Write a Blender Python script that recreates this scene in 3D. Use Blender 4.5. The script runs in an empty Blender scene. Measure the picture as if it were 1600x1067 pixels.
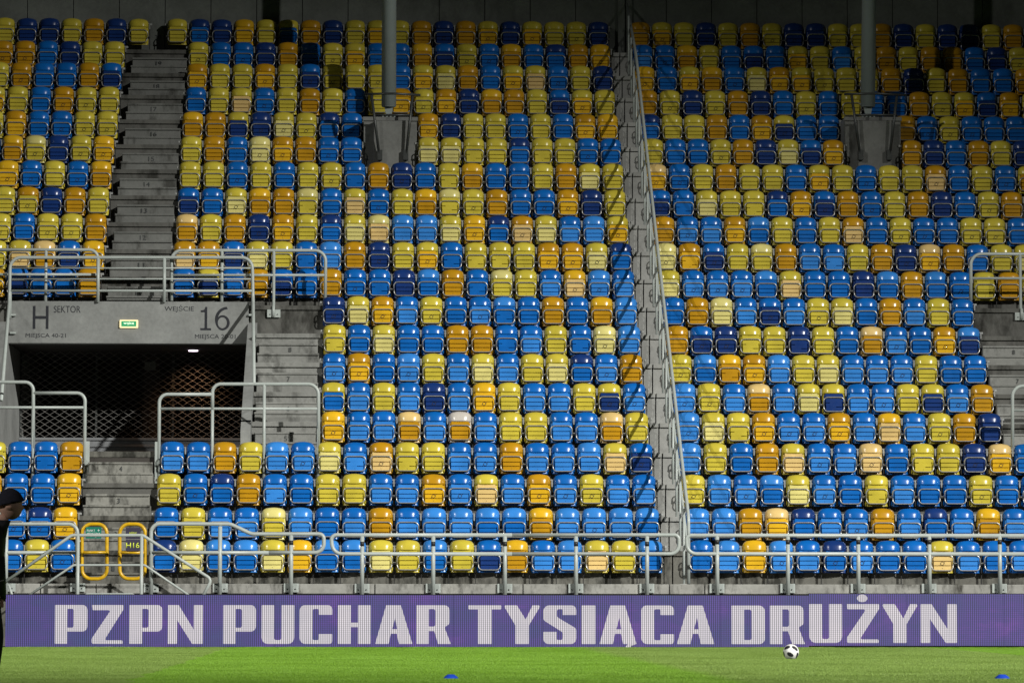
import bpy, bmesh, math, random
from mathutils import Vector, Matrix
random.seed(7)
R = math.radians
sc = bpy.context.scene
col = sc.collection

# ------------------------------------------------------------------ camera
F_PX, CX, CY = 5810.0, 800.0, 533.5            # focal length in pixels of the 1600 px wide photograph
CAM = Vector((0.0, 0.0, 0.80))                 # a crouching photographer on the far side of the pitch
YAW, PITCH, ROLL = math.atan(224.0 / F_PX), math.atan(407.5 / F_PX), R(0.05)
cam_d = bpy.data.cameras.new('camera')
cam_d.sensor_width = 36.0
cam_d.lens = F_PX / 1600.0 * 36.0
cam_d.clip_start, cam_d.clip_end = 0.5, 600.0
cam = bpy.data.objects.new('camera', cam_d)
col.objects.link(cam)
CAMROT = (Matrix.Rotation(-YAW, 3, 'Z') @ Matrix.Rotation(R(90) + PITCH, 3, 'X') @ Matrix.Rotation(ROLL, 3, 'Z'))
cam.matrix_world = Matrix.Translation(CAM) @ CAMROT.to_4x4()
sc.camera = cam
sc.render.resolution_x, sc.render.resolution_y = 1024, 682

# ------------------------------------------------------------------ world (night) and the stadium floodlights
wd = bpy.data.worlds.new('World'); sc.world = wd; wd.use_nodes = True
bg = wd.node_tree.nodes['Background']
bg.inputs[0].default_value = (0.55, 0.65, 0.62, 1); bg.inputs[1].default_value = 0.008

def floodlight(name, loc, target, watts, cone, blend, colour, size):
    l = bpy.data.lights.new(name, 'SPOT'); l.energy = watts; l.color = colour
    l.spot_size = R(cone); l.spot_blend = blend; l.shadow_soft_size = size
    o = bpy.data.objects.new(name, l); col.objects.link(o); o.location = loc
    o.rotation_euler = (Vector(target) - Vector(loc)).to_track_quat('-Z', 'Y').to_euler()
    return o
floodlight('floodlight_key', (76, -18, 52), (4.4, 57.0, 0), 850000, 27, 1.0, (1.0, 0.98, 0.92), 0.9)
floodlight('floodlight_second', (-76, -18, 52), (4.4, 57.0, 0), 240000, 27, 1.0, (1.0, 0.98, 0.92), 0.9)

vs = sc.view_settings
vs.view_transform = 'Standard'; vs.look = 'None'; vs.exposure = 0.0; vs.gamma = 1.0; vs.use_curve_mapping = False

# ------------------------------------------------------------------ helpers
def at(px, py, Y):
    """the point of the vertical plane y = Y (metres from the camera) seen at a pixel of the photograph"""
    d = CAMROT @ Vector(((px - CX) / F_PX, (CY - py) / F_PX, -1.0))
    return CAM + d * (Y / d.y)

def tag(o, label=None, cat=None, group=None, kind=None):
    if label: o['label'] = label
    if cat: o['category'] = cat
    if group: o['group'] = group
    if kind: o['kind'] = kind
    return o

def empty(name, loc=(0, 0, 0), rz=0.0):
    o = bpy.data.objects.new(name, None); col.objects.link(o)
    o.empty_display_size = 0.1; o.location = loc; o.rotation_euler = (0, 0, rz)
    return o

def link(name, me, parent=None, loc=None):
    o = bpy.data.objects.new(name, me); col.objects.link(o)
    if parent: o.parent = parent
    if loc is not None: o.location = loc
    return o

def fillet(pts, r, n=5, closed=False):
    pts = [Vector(p) for p in pts]; out = []
    N = len(pts)
    for i, p in enumerate(pts):
        rr = r[i] if isinstance(r, (list, tuple)) else r
        if (not closed and i in (0, N - 1)) or rr <= 0:
            out.append(p); continue
        a, b = pts[(i - 1) % N], pts[(i + 1) % N]
        u, v = (a - p), (b - p)
        lu, lv = u.length, v.length
        u.normalize(); v.normalize()
        ang = u.angle(v)
        if ang > 3.12: out.append(p); continue
        t = min(rr / math.tan(ang / 2), lu * (.49 if closed or 0 < i - 1 else .95), lv * (.49 if closed or i + 1 < N - 1 else .95))
        q = t * math.tan(ang / 2)
        c = p + (u + v).normalized() * (q / math.sin(ang / 2))
        s, e = p + u * t - c, p + v * t - c
        tot = s.angle(e)
        for k in range(n + 1):
            f = k / n
            out.append(c + (s * math.sin((1 - f) * tot) + e * math.sin(f * tot)) / math.sin(tot))
    return out

class MB:
    def __init__(self): self.v = []; self.f = []; self.m = []; self.sm = []
    def add(self, vs, fs, m=0, smooth=False):
        b = len(self.v); self.v.extend([tuple(p) for p in vs])
        for f in fs:
            self.f.append([b + i for i in f]); self.m.append(m); self.sm.append(smooth)
    def box(self, x0, x1, y0, y1, z0, z1, m=0, ch=0.0):
        if ch <= 0:
            vs = [(x, y, z) for z in (z0, z1) for y in (y0, y1) for x in (x0, x1)]
            fs = [(0, 2, 3, 1), (4, 5, 7, 6), (0, 1, 5, 4), (2, 6, 7, 3), (0, 4, 6, 2), (1, 3, 7, 5)]
            self.add(vs, fs, m); return
        c = ch; a = [(x0, x1), (y0, y1), (z0, z1)]
        vs = []; idx = {}
        for ax in range(3):
            for s0 in (0, 1):
                for s1 in (0, 1):
                    for s2 in (0, 1):
                        p = [a[k][(s0, s1, s2)[k]] for k in range(3)]
                        for k in range(3):
                            if k != ax: p[k] += c if (s0, s1, s2)[k] == 0 else -c
                        idx[(ax, s0, s1, s2)] = len(vs); vs.append(tuple(p))
        fs = []
        for ax in range(3):
            o1, o2 = (ax + 1) % 3, (ax + 2) % 3
            for s in (0, 1):
                q = []
                for (i, j) in ((0, 0), (1, 0), (1, 1), (0, 1)):
                    t = [0, 0, 0]; t[ax] = s; t[o1] = i; t[o2] = j; q.append(idx[(ax, *t)])
                fs.append(q if s else q[::-1])
        for ax in range(3):
            o1, o2 = (ax + 1) % 3, (ax + 2) % 3
            for i in (0, 1):
                for j in (0, 1):
                    q = []
                    for (fa, s) in ((o1, 0), (o1, 1), (o2, 1), (o2, 0)):
                        t = [0, 0, 0]; t[ax] = s; t[o1] = i; t[o2] = j; q.append(idx[(fa, *t)])
                    fs.append(q if (i ^ j) else q[::-1])
        for s0 in (0, 1):
            for s1 in (0, 1):
                for s2 in (0, 1):
                    q = [idx[(k, s0, s1, s2)] for k in range(3)]
                    fs.append(q if (s0 + s1 + s2) % 2 else q[::-1])
        self.add(vs, fs, m)
    def tube(self, pts, r, n=8, closed=False, m=0, caps=True):
        pts = [Vector(p) for p in pts]
        P = [pts[0]]
        for p in pts[1:]:
            if (p - P[-1]).length > 1e-5: P.append(p)
        pts = P; N = len(pts)
        tans = []
        for i in range(N):
            a = pts[(i - 1) % N] if (closed or i > 0) else pts[i]
            b = pts[(i + 1) % N] if (closed or i < N - 1) else pts[i]
            tans.append((b - a).normalized())
        up = Vector((0, 0, 1)) if abs(tans[0].z) < .9 else Vector((0, 1, 0))
        u = tans[0].cross(up).normalized()
        vs = []
        for i in range(N):
            t = tans[i]
            u = (u - t * u.dot(t)).normalized()
            w = t.cross(u)
            for k in range(n):
                a = 2 * math.pi * k / n
                vs.append(pts[i] + (u * math.cos(a) + w * math.sin(a)) * r)
        fs = []
        for i in range(N if closed else N - 1):
            j = (i + 1) % N
            for k in range(n):
                l = (k + 1) % n
                fs.append((i * n + k, i * n + l, j * n + l, j * n + k))
        if caps and not closed:
            fs.append(tuple(range(n))[::-1]); fs.append(tuple((N - 1) * n + k for k in range(n)))
        self.add(vs, fs, m, True)
    def prism(self, poly, axis, a0, a1, m=0):
        """extrude a polygon given in the two other axes"""
        n = len(poly); vs = []
        for a in (a0, a1):
            for p in poly:
                q = list(p); q.insert(axis, a); vs.append(tuple(q))
        fs = [tuple(range(n))[::-1], tuple(n + i for i in range(n))]
        for i in range(n):
            j = (i + 1) % n; fs.append((i, j, n + j, n + i))
        self.add(vs, fs, m)
    def mesh(self, name, mats):
        me = bpy.data.meshes.new(name)
        me.from_pydata(self.v, [], self.f)
        for mt in (mats if isinstance(mats, (list, tuple)) else [mats]): me.materials.append(mt)
        me.polygons.foreach_set('material_index', self.m)
        me.polygons.foreach_set('use_smooth', self.sm)
        bm = bmesh.new(); bm.from_mesh(me); bmesh.ops.recalc_face_normals(bm, faces=bm.faces); bm.to_mesh(me); bm.free()
        me.update()
        return me
    def build(self, name, mats, parent=None, loc=None):
        return link(name, self.mesh(name, mats), parent, loc)

# ------------------------------------------------------------------ materials
def new_mat(name):
    m = bpy.data.materials.new(name); m.use_nodes = True
    nt = m.node_tree; return m, nt, nt.nodes['Principled BSDF']
def N(nt, t, **kw):
    n = nt.nodes.new(t)
    for k, v in kw.items(): setattr(n, k, v)
    return n
def ramp(nt, stops, interp='LINEAR'):
    r = N(nt, 'ShaderNodeValToRGB'); r.color_ramp.interpolation = interp
    e = r.color_ramp.elements
    while len(e) < len(stops): e.new(0.5)
    for i, (p, c) in enumerate(stops): e[i].position = p; e[i].color = (*c, 1) if len(c) == 3 else c
    return r
def noise(nt, vec, scale, detail=4, rough=.55):
    n = N(nt, 'ShaderNodeTexNoise'); n.inputs['Scale'].default_value = scale
    n.inputs['Detail'].default_value = detail; n.inputs['Roughness'].default_value = rough
    if vec is not None: nt.links.new(vec, n.inputs['Vector'])
    return n
def wpos(nt):
    return N(nt, 'ShaderNodeNewGeometry').outputs['Position']

def plastic(name, c, rough=.23):
    m, nt, b = new_mat(name); p = wpos(nt); L = nt.links
    n1 = noise(nt, p, 2.3, 2); n2 = noise(nt, p, 160, 2)
    r1 = ramp(nt, [(.3, tuple(x * .84 for x in c)), (.7, tuple(min(1, x * 1.10) for x in c))])
    L.new(n1.outputs[0], r1.inputs[0])
    mx = N(nt, 'ShaderNodeMixRGB', blend_type='MULTIPLY'); mx.inputs[0].default_value = .55
    r2 = ramp(nt, [(.3, (.72, .72, .72)), (.7, (1, 1, 1))]); L.new(n2.outputs[0], r2.inputs[0])
    L.new(r1.outputs[0], mx.inputs[1]); L.new(r2.outputs[0], mx.inputs[2]); L.new(mx.outputs[0], b.inputs['Base Color'])
    n3 = noise(nt, p, 9, 3); r3 = N(nt, 'ShaderNodeMapRange'); r3.inputs[3].default_value = rough * .8; r3.inputs[4].default_value = rough * 1.5
    L.new(n3.outputs[0], r3.inputs[0]); L.new(r3.outputs[0], b.inputs['Roughness'])
    b.inputs['Coat Weight'].default_value = .15; b.inputs['Coat Roughness'].default_value = .12
    return m

def concrete(name, c, dirt=.5, stain=(.05, .048, .04), dscale=1.6, thr=.55):
    m, nt, b = new_mat(name); p = wpos(nt); L = nt.links
    n1 = noise(nt, p, 1.1, 6, .62); n2 = noise(nt, p, 14, 5, .6)
    mp = N(nt, 'ShaderNodeMapping'); mp.inputs['Scale'].default_value = (1, 1, .45); L.new(p, mp.inputs[0])
    n3 = noise(nt, mp.outputs[0], dscale, 7, .68); n4 = noise(nt, p, 70, 3, .7)
    r1 = ramp(nt, [(.3, tuple(x * .72 for x in c)), (.72, tuple(min(1, x * 1.18) for x in c))]); L.new(n1.outputs[0], r1.inputs[0])
    r2 = ramp(nt, [(.25, (.72, .72, .72)), (.6, (1, 1, 1))]); L.new(n2.outputs[0], r2.inputs[0])
    mx = N(nt, 'ShaderNodeMixRGB', blend_type='MULTIPLY'); mx.inputs[0].default_value = .6
    L.new(r1.outputs[0], mx.inputs[1]); L.new(r2.outputs[0], mx.inputs[2])
    r3 = ramp(nt, [(thr, (0, 0, 0)), (thr + .16, (dirt, dirt, dirt))]); L.new(n3.outputs[0], r3.inputs[0])
    mx2 = N(nt, 'ShaderNodeMixRGB'); L.new(r3.outputs[0], mx2.inputs[0]); L.new(mx.outputs[0], mx2.inputs[1]); mx2.inputs[2].default_value = (*stain, 1)
    r4 = ramp(nt, [(.28, (.45, .45, .45)), (.36, (1, 1, 1))]); L.new(n4.outputs[0], r4.inputs[0])
    mx3 = N(nt, 'ShaderNodeMixRGB', blend_type='MULTIPLY'); mx3.inputs[0].default_value = .6
    L.new(mx2.outputs[0], mx3.inputs[1]); L.new(r4.outputs[0], mx3.inputs[2]); L.new(mx3.outputs[0], b.inputs['Base Color'])
    b.inputs['Roughness'].default_value = .85
    bp = N(nt, 'ShaderNodeBump'); bp.inputs['Strength'].default_value = .35; bp.inputs['Distance'].default_value = .01
    L.new(n2.outputs[0], bp.inputs['Height']); L.new(bp.outputs[0], b.inputs['Normal'])
    return m

def simple(name, c, rough=.5, metal=0.0, var=.12, scale=8):
    m, nt, b = new_mat(name); p = wpos(nt); L = nt.links
    n1 = noise(nt, p, scale, 4, .6)
    r1 = ramp(nt, [(.3, tuple(x * (1 - var) for x in c)), (.7, tuple(min(1, x * (1 + var)) for x in c))])
    L.new(n1.outputs[0], r1.inputs[0]); L.new(r1.outputs[0], b.inputs['Base Color'])
    b.inputs['Roughness'].default_value = rough; b.inputs['Metallic'].default_value = metal
    return m

def glow(name, c, s=1.0):
    m, nt, b = new_mat(name)
    b.inputs['Base Color'].default_value = (.02, .02, .02, 1)
    b.inputs['Emission Color'].default_value = (*c, 1); b.inputs['Emission Strength'].default_value = s
    return m

SEATC = {'N': (.010, .040, .185), 'B': (.005, .140, .52), 'L': (.040, .25, .72), 'Y': (.64, .53, .055), 'P': (.78, .70, .24),
         'O': (.56, .29, .010), 'A': (.80, .47, .018), 'C': (.80, .57, .22), 'W': (.66, .61, .55)}
SEATN = {'N': 'navy blue', 'B': 'blue', 'L': 'light blue', 'Y': 'yellow', 'P': 'pale yellow', 'O': 'ochre', 'A': 'amber', 'C': 'cream', 'W': 'off white'}
SM = {k: plastic('seat_' + SEATN[k].replace(' ', '_'), v) for k, v in SEATC.items()}
M_tube = simple('galvanised_tube', (.42, .42, .40), .32, .55, .2, 30)
M_black = simple('black_plastic_and_shade', (.012, .012, .012), .5)
M_groove = simple('mould_mark', (.02, .02, .03), .6)
M_plate = simple('number_plate', (.34, .34, .33), .4)
M_rail = simple('painted_grey_steel', (.40, .44, .42), .38, 0, .08, 5)
M_railbeam = simple('seat_beam_steel', (.38, .39, .38), .5, .2, .2, 12)
M_darksteel = simple('dark_steel', (.055, .06, .058), .4, .3, .2, 12)
M_post = simple('pillar_paint', (.29, .34, .33), .45, 0, .05, 3)
M_conc_shade = concrete('shaded_terrace_concrete', (.115, .115, .105), .9, (.016, .016, .012), 1.9, .48)  # stained, and darkened so the colour carries the shade between seat rows
M_plinth = concrete('plinth_concrete', (.19, .195, .185), .8, (.03, .03, .026), 1.9, .54)
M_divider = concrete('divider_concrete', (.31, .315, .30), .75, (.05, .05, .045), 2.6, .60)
M_conc2 = concrete('stair_concrete', (.165, .17, .16), .85, (.03, .03, .025), 2.4, .52)
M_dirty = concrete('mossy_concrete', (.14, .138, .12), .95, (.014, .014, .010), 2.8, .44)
M_slab = concrete('slab_concrete', (.34, .34, .315), .95, (.028, .027, .02), 2.3, .50)
M_side = concrete('side_stair_concrete', (.25, .255, .24), .9, (.022, .022, .018), 2.0, .53)
M_moss = concrete('stained_step_concrete', (.25, .25, .225), .97, (.014, .014, .010), 2.8, .48)
M_clean = concrete('clean_concrete', (.26, .27, .262), .45, (.08, .08, .075), 1.3, .57)
M_wall = concrete('wall_concrete', (.17, .185, .17), .6, (.045, .047, .042), .8, .53)
M_paint = simple('black_lettering', (.012, .014, .02), .7)
M_number = simple('grey_number_paint', (.05, .055, .055), .8)
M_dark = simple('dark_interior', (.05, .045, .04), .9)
M_yellow = simple('yellow_gate_paint', (.60, .36, .008), .35, 0, .2, 9)

# ------------------------------------------------------------------ rows of the stand
TOPY = [844, 793.5, 741, 691.5, 643.5, 598, 552.5, 508, 463.5, 421, 378.5, 336.5, 295.5, 254.5, 215, 177, 139, 101.5, 68, 32.5]
ROW_Y = [69.0 + .8 * k for k in range(20)]
TREAD = [at(560, TOPY[k], ROW_Y[k]).z - .81 for k in range(20)]
FRONT = [y - .66 for y in ROW_Y]; FRONT[0] = 67.40
def T(k): return TREAD[k - 1]
def Yr(k): return ROW_Y[k - 1]

# ------------------------------------------------------------------ ground
def grass_ground():
    m, nt, b = new_mat('pitch_soil'); p = wpos(nt); L = nt.links
    n1 = noise(nt, p, 30, 5); r1 = ramp(nt, [(.3, (.03, .06, .012)), (.7, (.06, .11, .02))]); L.new(n1.outputs[0], r1.inputs[0])
    L.new(r1.outputs[0], b.inputs['Base Color']); b.inputs['Roughness'].default_value = .95
    return m
g = MB(); g.add([(-150, -120, 0), (150, -120, 0), (150, 130, 0), (-150, 130, 0)], [(0, 1, 2, 3)])
tag(g.build('pitch', grass_ground()), kind='structure')

def grass_mat():
    m, nt, b = new_mat('grass_blades'); p = wpos(nt); L = nt.links
    sep = N(nt, 'ShaderNodeSeparateXYZ'); L.new(p, sep.inputs[0])
    nz = noise(nt, p, .8, 3); ad = N(nt, 'ShaderNodeMath', operation='MULTIPLY_ADD'); ad.inputs[1].default_value = .5
    L.new(nz.outputs[0], ad.inputs[0]); L.new(sep.outputs[0], ad.inputs[2])
    # mown stripes 6.1 m wide, running away from the touchline
    off = N(nt, 'ShaderNodeMath', operation='ADD'); off.inputs[1].default_value = 2.4 - .25 + 12.2 * 4; L.new(ad.outputs[0], off.inputs[0])
    mod = N(nt, 'ShaderNodeMath', operation='MODULO'); mod.inputs[1].default_value = 12.2; L.new(off.outputs[0], mod.inputs[0])
    st = N(nt, 'ShaderNodeMapRange'); st.inputs[1].default_value = 5.95; st.inputs[2].default_value = 6.25; L.new(mod.outputs[0], st.inputs[0])
    n1 = noise(nt, p, 2.2, 5, .65); n2 = noise(nt, p, 45, 3)
    ra = ramp(nt, [(.28, (.16, .34, .014)), (.72, (.235, .45, .026))]); L.new(n1.outputs[0], ra.inputs[0])
    rb = ramp(nt, [(.28, (.185, .31, .045)), (.72, (.27, .40, .075))]); L.new(n1.outputs[0], rb.inputs[0])
    mx = N(nt, 'ShaderNodeMixRGB'); L.new(st.outputs[0], mx.inputs[0]); L.new(ra.outputs[0], mx.inputs[1]); L.new(rb.outputs[0], mx.inputs[2])
    r2 = ramp(nt, [(.3, (.62, .62, .55)), (.7, (1.0, 1.0, 1.0))]); L.new(n2.outputs[0], r2.inputs[0])
    mm = N(nt, 'ShaderNodeMixRGB', blend_type='MULTIPLY'); mm.inputs[0].default_value = .8
    L.new(mx.outputs[0], mm.inputs[1]); L.new(r2.outputs[0], mm.inputs[2]); L.new(mm.outputs[0], b.inputs['Base Color'])
    b.inputs['Roughness'].default_value = .6
    b.inputs['Subsurface Weight'].default_value = 0
    return m
def build_grass():
    rnd = random.Random(3); vs = []; fs = []
    for i in range(8000):
        x, y = rnd.uniform(-.62, .62), rnd.uniform(-.62, .62)
        a = rnd.random() * math.pi; w = rnd.uniform(.0022, .0042); h = rnd.uniform(.016, .030)
        lx, ly = rnd.gauss(0, .010), rnd.gauss(0, .010)
        dx, dy = math.cos(a) * w, math.sin(a) * w
        b = len(vs)
        vs += [(x - dx, y - dy, -.002), (x + dx, y + dy, -.002), (x + lx * .5 + dx * .6, y + ly * .5 + dy * .6, h * .6), (x + lx, y + ly, h)]
        fs += [(b, b + 1, b + 2), (b, b + 2, b + 3)]
    tile = bpy.data.meshes.new('grass_tile'); tile.from_pydata(vs, [], fs); gm = grass_mat(); tile.materials.append(gm)
    to = bpy.data.objects.new('grass_tile', tile)          # source of the instances, not linked to the scene
    ng = bpy.data.node_groups.new('grass_field', 'GeometryNodeTree')
    ng.interface.new_socket('Geometry', in_out='INPUT', socket_type='NodeSocketGeometry')
    ng.interface.new_socket('Geometry', in_out='OUTPUT', socket_type='NodeSocketGeometry')
    gi = ng.nodes.new('NodeGroupInput'); go = ng.nodes.new('NodeGroupOutput')
    iop = ng.nodes.new('GeometryNodeInstanceOnPoints'); oi = ng.nodes.new('GeometryNodeObjectInfo')
    oi.inputs['Object'].default_value = to
    ng.links.new(gi.outputs[0], iop.inputs['Points']); ng.links.new(oi.outputs['Geometry'], iop.inputs['Instance'])
    rv = ng.nodes.new('FunctionNodeRandomValue'); rv.data_type = 'FLOAT_VECTOR'
    rv.inputs[0].default_value = (0, 0, 0); rv.inputs[1].default_value = (0, 0, 6.283)
    ng.links.new(rv.outputs[0], iop.inputs['Rotation'])
    ng.links.new(iop.outputs[0], go.inputs[0])
    pts = [(x + random.uniform(-.15, .15), y + random.uniform(-.15, .15), 0.0) for x in range(-9, 14) for y in range(30, 66)]
    me = bpy.data.meshes.new('grass'); me.from_pydata(pts, [], []); me.materials.append(gm)
    o = link('grass', me); md = o.modifiers.new('grass', 'NODES'); md.node_group = ng
    tag(o, 'short mown green grass of the pitch in front of the board', 'grass', kind='stuff')
build_grass()
tr = MB(); tr.box(-60, 60, 66.55, 67.5, -.05, .012)
tag(tr.build('track_strip', simple('track_rubber', (.03, .03, .03), .9)), kind='structure')

# ------------------------------------------------------------------ the concrete stand
XJ = 5.66                                   # expansion joint between the two blocks of the stand
SX0, SX1 = -5.40, -4.07                     # main stairs
VX0, VX1 = -7.30, -2.46                     # vomitory opening
WT = .19                                    # thickness of its side walls
CX0, CX1 = VX1 + WT, -.96                   # side stairs right of the vomitory
DX0, DX1 = 12.32, 13.62                     # side stairs of the next vomitory
stand = empty('grandstand', (2, 67.4, 0))
tag(stand, 'raked grey concrete grandstand with stained steps and rows of seats', 'grandstand')
def part(mb, name, mat, parent=stand):
    o = mb.build(name, mat); o.parent = parent; o.matrix_parent_inverse = Matrix.Translation(-parent.location)
    return o
bpy.context.view_layer.update()

def terrace(k, x0, x1, mat):
    m = MB(); yf, t = FRONT[k - 1], T(k); tp = T(k - 1) if k > 1 else .96
    yb = yf + .92 if k > 1 else ROW_Y[0] + .2
    m.box(x0, x1, yf, yb, (tp - .12) if k > 1 else .96, t)
    if k > 1: m.box(x0, x1, yf - .045, yf + .03, t - .085, t + .004, 0, .006)
    part(m, 'terrace_step', mat)
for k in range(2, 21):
    mat = M_dirty if k <= 3 else M_conc_shade
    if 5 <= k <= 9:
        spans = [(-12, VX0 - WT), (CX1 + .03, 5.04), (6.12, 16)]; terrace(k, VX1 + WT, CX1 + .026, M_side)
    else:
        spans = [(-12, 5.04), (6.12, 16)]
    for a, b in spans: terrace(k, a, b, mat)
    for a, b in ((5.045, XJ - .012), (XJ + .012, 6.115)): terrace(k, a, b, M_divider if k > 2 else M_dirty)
# front slab of the first row, in precast lengths
xs = [-12, -8.1, -5.9, -4.9, -2.55, .12, 2.8, 5.46, 6.1, 8.8, 11.4, 14.1, 16]
for a, b in zip(xs, xs[1:]): 
    m = MB(); m.box(a + .008, b - .008, FRONT[0], ROW_Y[0] + .2, .955, T(1), 0, .008); part(m, 'front_slab', M_slab)
m = MB(); m.box(-12, 16, FRONT[0] + .25, FRONT[0] + .5, 0, .99); part(m, 'base_wall', M_dirty)

# stairs: two loose steps on every tread, the row number on the upper one
TXT = {}
def text_mesh(s, w, h, mat, depth=.002, bold=0.0):
    """flat lettering, w by h metres, lying in the xz plane and facing -y"""
    key = (s, round(w, 4), round(h, 4), mat.name, bold)
    if key in TXT: return TXT[key]
    cu = bpy.data.curves.new('t', 'FONT'); cu.body = s; cu.size = 1; cu.resolution_u = 3; cu.extrude = 0; cu.offset = bold
    o = bpy.data.objects.new('t', cu); col.objects.link(o)
    bpy.context.view_layer.update()
    me = bpy.data.meshes.new_from_object(o.evaluated_get(bpy.context.evaluated_depsgraph_get()))
    bpy.data.objects.remove(o)
    xs = [v.co.x for v in me.vertices]; ys = [v.co.y for v in me.vertices]
    x0, x1, y0, y1 = min(xs), max(xs), min(ys), max(ys)
    for v in me.vertices:
        v.co = ((v.co.x - x0) / (x1 - x0) * w - w / 2, 0, (v.co.y - y0) / (y1 - y0) * h)
    me.materials.clear(); me.materials.append(mat); me.name = 'lettering'
    bm = bmesh.new(); bm.from_mesh(me)
    ret = bmesh.ops.extrude_face_region(bm, geom=bm.faces[:])
    for e in ret['geom']:
        if isinstance(e, bmesh.types.BMVert): e.co.y -= depth
    bmesh.ops.recalc_face_normals(bm, faces=bm.faces); bm.to_mesh(me); bm.free()
    TXT[key] = me
    return me
def letter(s, x, y, z, w, h, mat, parent, name='lettering', depth=.002, bold=0.0, me=None):
    o = link(name, me or text_mesh(s, w, h, mat, depth, bold), parent)
    o.location = (x, y - .001, z)
    if parent:
        off = Vector((0, 0, 0)); p = parent
        while p: off += p.location + (p.matrix_parent_inverse.to_translation() if p.parent else Vector((0, 0, 0))); p = p.parent
        o.matrix_parent_inverse = Matrix.Translation(-off)
    return o
def stairs(k, x0, x1, mat, num=True):
    """steps on tread k-1 that climb to tread k"""
    lo, hi = T(k - 1), T(k); r = (hi - lo) / 3; yf = FRONT[k - 1]
    for j, (hh, dd) in enumerate(((1, .53), (2, .265))):
        m = MB(); ins = .035 + .02 * j + random.uniform(0, .015)
        z0 = lo + r * (hh - 1) + (.003 if j else 0)
        m.box(x0 + ins, x1 - ins, yf - dd + random.uniform(-.008, .008), yf - .001, z0 - .01, lo + r * hh - .003, 0, .012)
        m.box(x0 + ins - .008, x1 - ins + .008, yf - dd - .028, yf - dd + .06, lo + r * hh - .042, lo + r * hh, 0, .010)
        o = part(m, 'stair_step', mat)
        if j == 1 and num:
            s = str(k - 1); w = .055 * len(s) + (.015 if len(s) > 1 else 0)
            letter(s, (x0 + x1) / 2 + random.uniform(-.04, .04), yf - dd - .012, lo + r * hh - .172, w, .095, M_number, o, 'number')
for k in range(2, 6): stairs(k, SX0, SX1, M_dirty if k < 3 else M_moss)
for k in range(11, 21): stairs(k, SX0, SX1, M_conc2)
for k in range(6, 10): stairs(k, CX0, CX1, M_side)
for k in range(6, 10): stairs(k, DX0, DX1, M_side)
for k in range(6, 10): stairs(k, VX0 - WT - 1.3, VX0 - WT, M_conc2, False)
m = MB(); m.box(SX0 - .02, SX1 + .02, FRONT[4] - .02, FRONT[4] + .3, T(5) - .11, T(5) + .006, 0, .01); part(m, 'landing_edge', M_dirty)

# seat beams bolted to the risers
def seat_beam(k, x0, x1):
    m = MB(); y = Yr(k); z = T(k) + .22 + .455
    m.box(x0, x1, y + .065, y + .115, z, z + .045, 0, .004)
    n = max(2, int((x1 - x0) / 1.5))
    for i in range(n):
        x = x0 + .2 + (x1 - x0 - .4) * i / (n - 1); m.box(x - .03, x + .03, y + .10, y + .16, z - .02, z + .06)
    part(m, 'seat_beam', M_railbeam)

# ------------------------------------------------------------------ vomitory
vom = empty('vomitory', (-4.9, FRONT[9], T(5)))
tag(vom, 'concrete entrance portal marked H SEKTOR and 16 with dark doorway below', 'entrance')
bpy.context.view_layer.update()
def vpart(mb, name, mat): return part(mb, name, mat, vom)
LY = FRONT[9] - .06                         # face of the lintel
zl0, zl1 = at(200, 537, LY).z, at(200, 471, LY).z
m = MB(); m.box(VX0 - .02, VX1 + .02, LY, LY + .35, zl0, zl1, 0, .012); lintel = vpart(m, 'lintel', M_clean)
for (a, b) in ((VX0 - WT, VX0), (VX1, VX1 + WT)):
    m = MB(); y0 = FRONT[4] - .02
    m.prism([(y0, T(5) - .4), (y0, T(5) + .42), (LY - .06, zl1 - .48), (LY + .3, zl1 - .30), (83, zl1), (83, T(5) - .4)], 0, a, b)
    vpart(m, 'side_wall', M_clean)
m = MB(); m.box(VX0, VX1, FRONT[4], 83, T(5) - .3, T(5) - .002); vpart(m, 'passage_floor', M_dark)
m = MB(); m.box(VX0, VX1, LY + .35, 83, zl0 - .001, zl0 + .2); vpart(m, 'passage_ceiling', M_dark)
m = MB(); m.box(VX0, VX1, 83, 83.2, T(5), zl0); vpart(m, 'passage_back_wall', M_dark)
c0 = at(236, 600, 79.2).x
m = MB(); m.box(c0 - .17, c0 + .17, 79.2, 79.5, T(5), zl0); vpart(m, 'passage_column', simple('brown_column', (.05, .038, .03), .8))
m = MB(); m.box(c0 - .14, c0 + .10, 79.17, 79.198, 5.72, 5.90, 0, .004); vpart(m, 'notice_board', simple('notice', (.18, .19, .17), .6))
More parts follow.
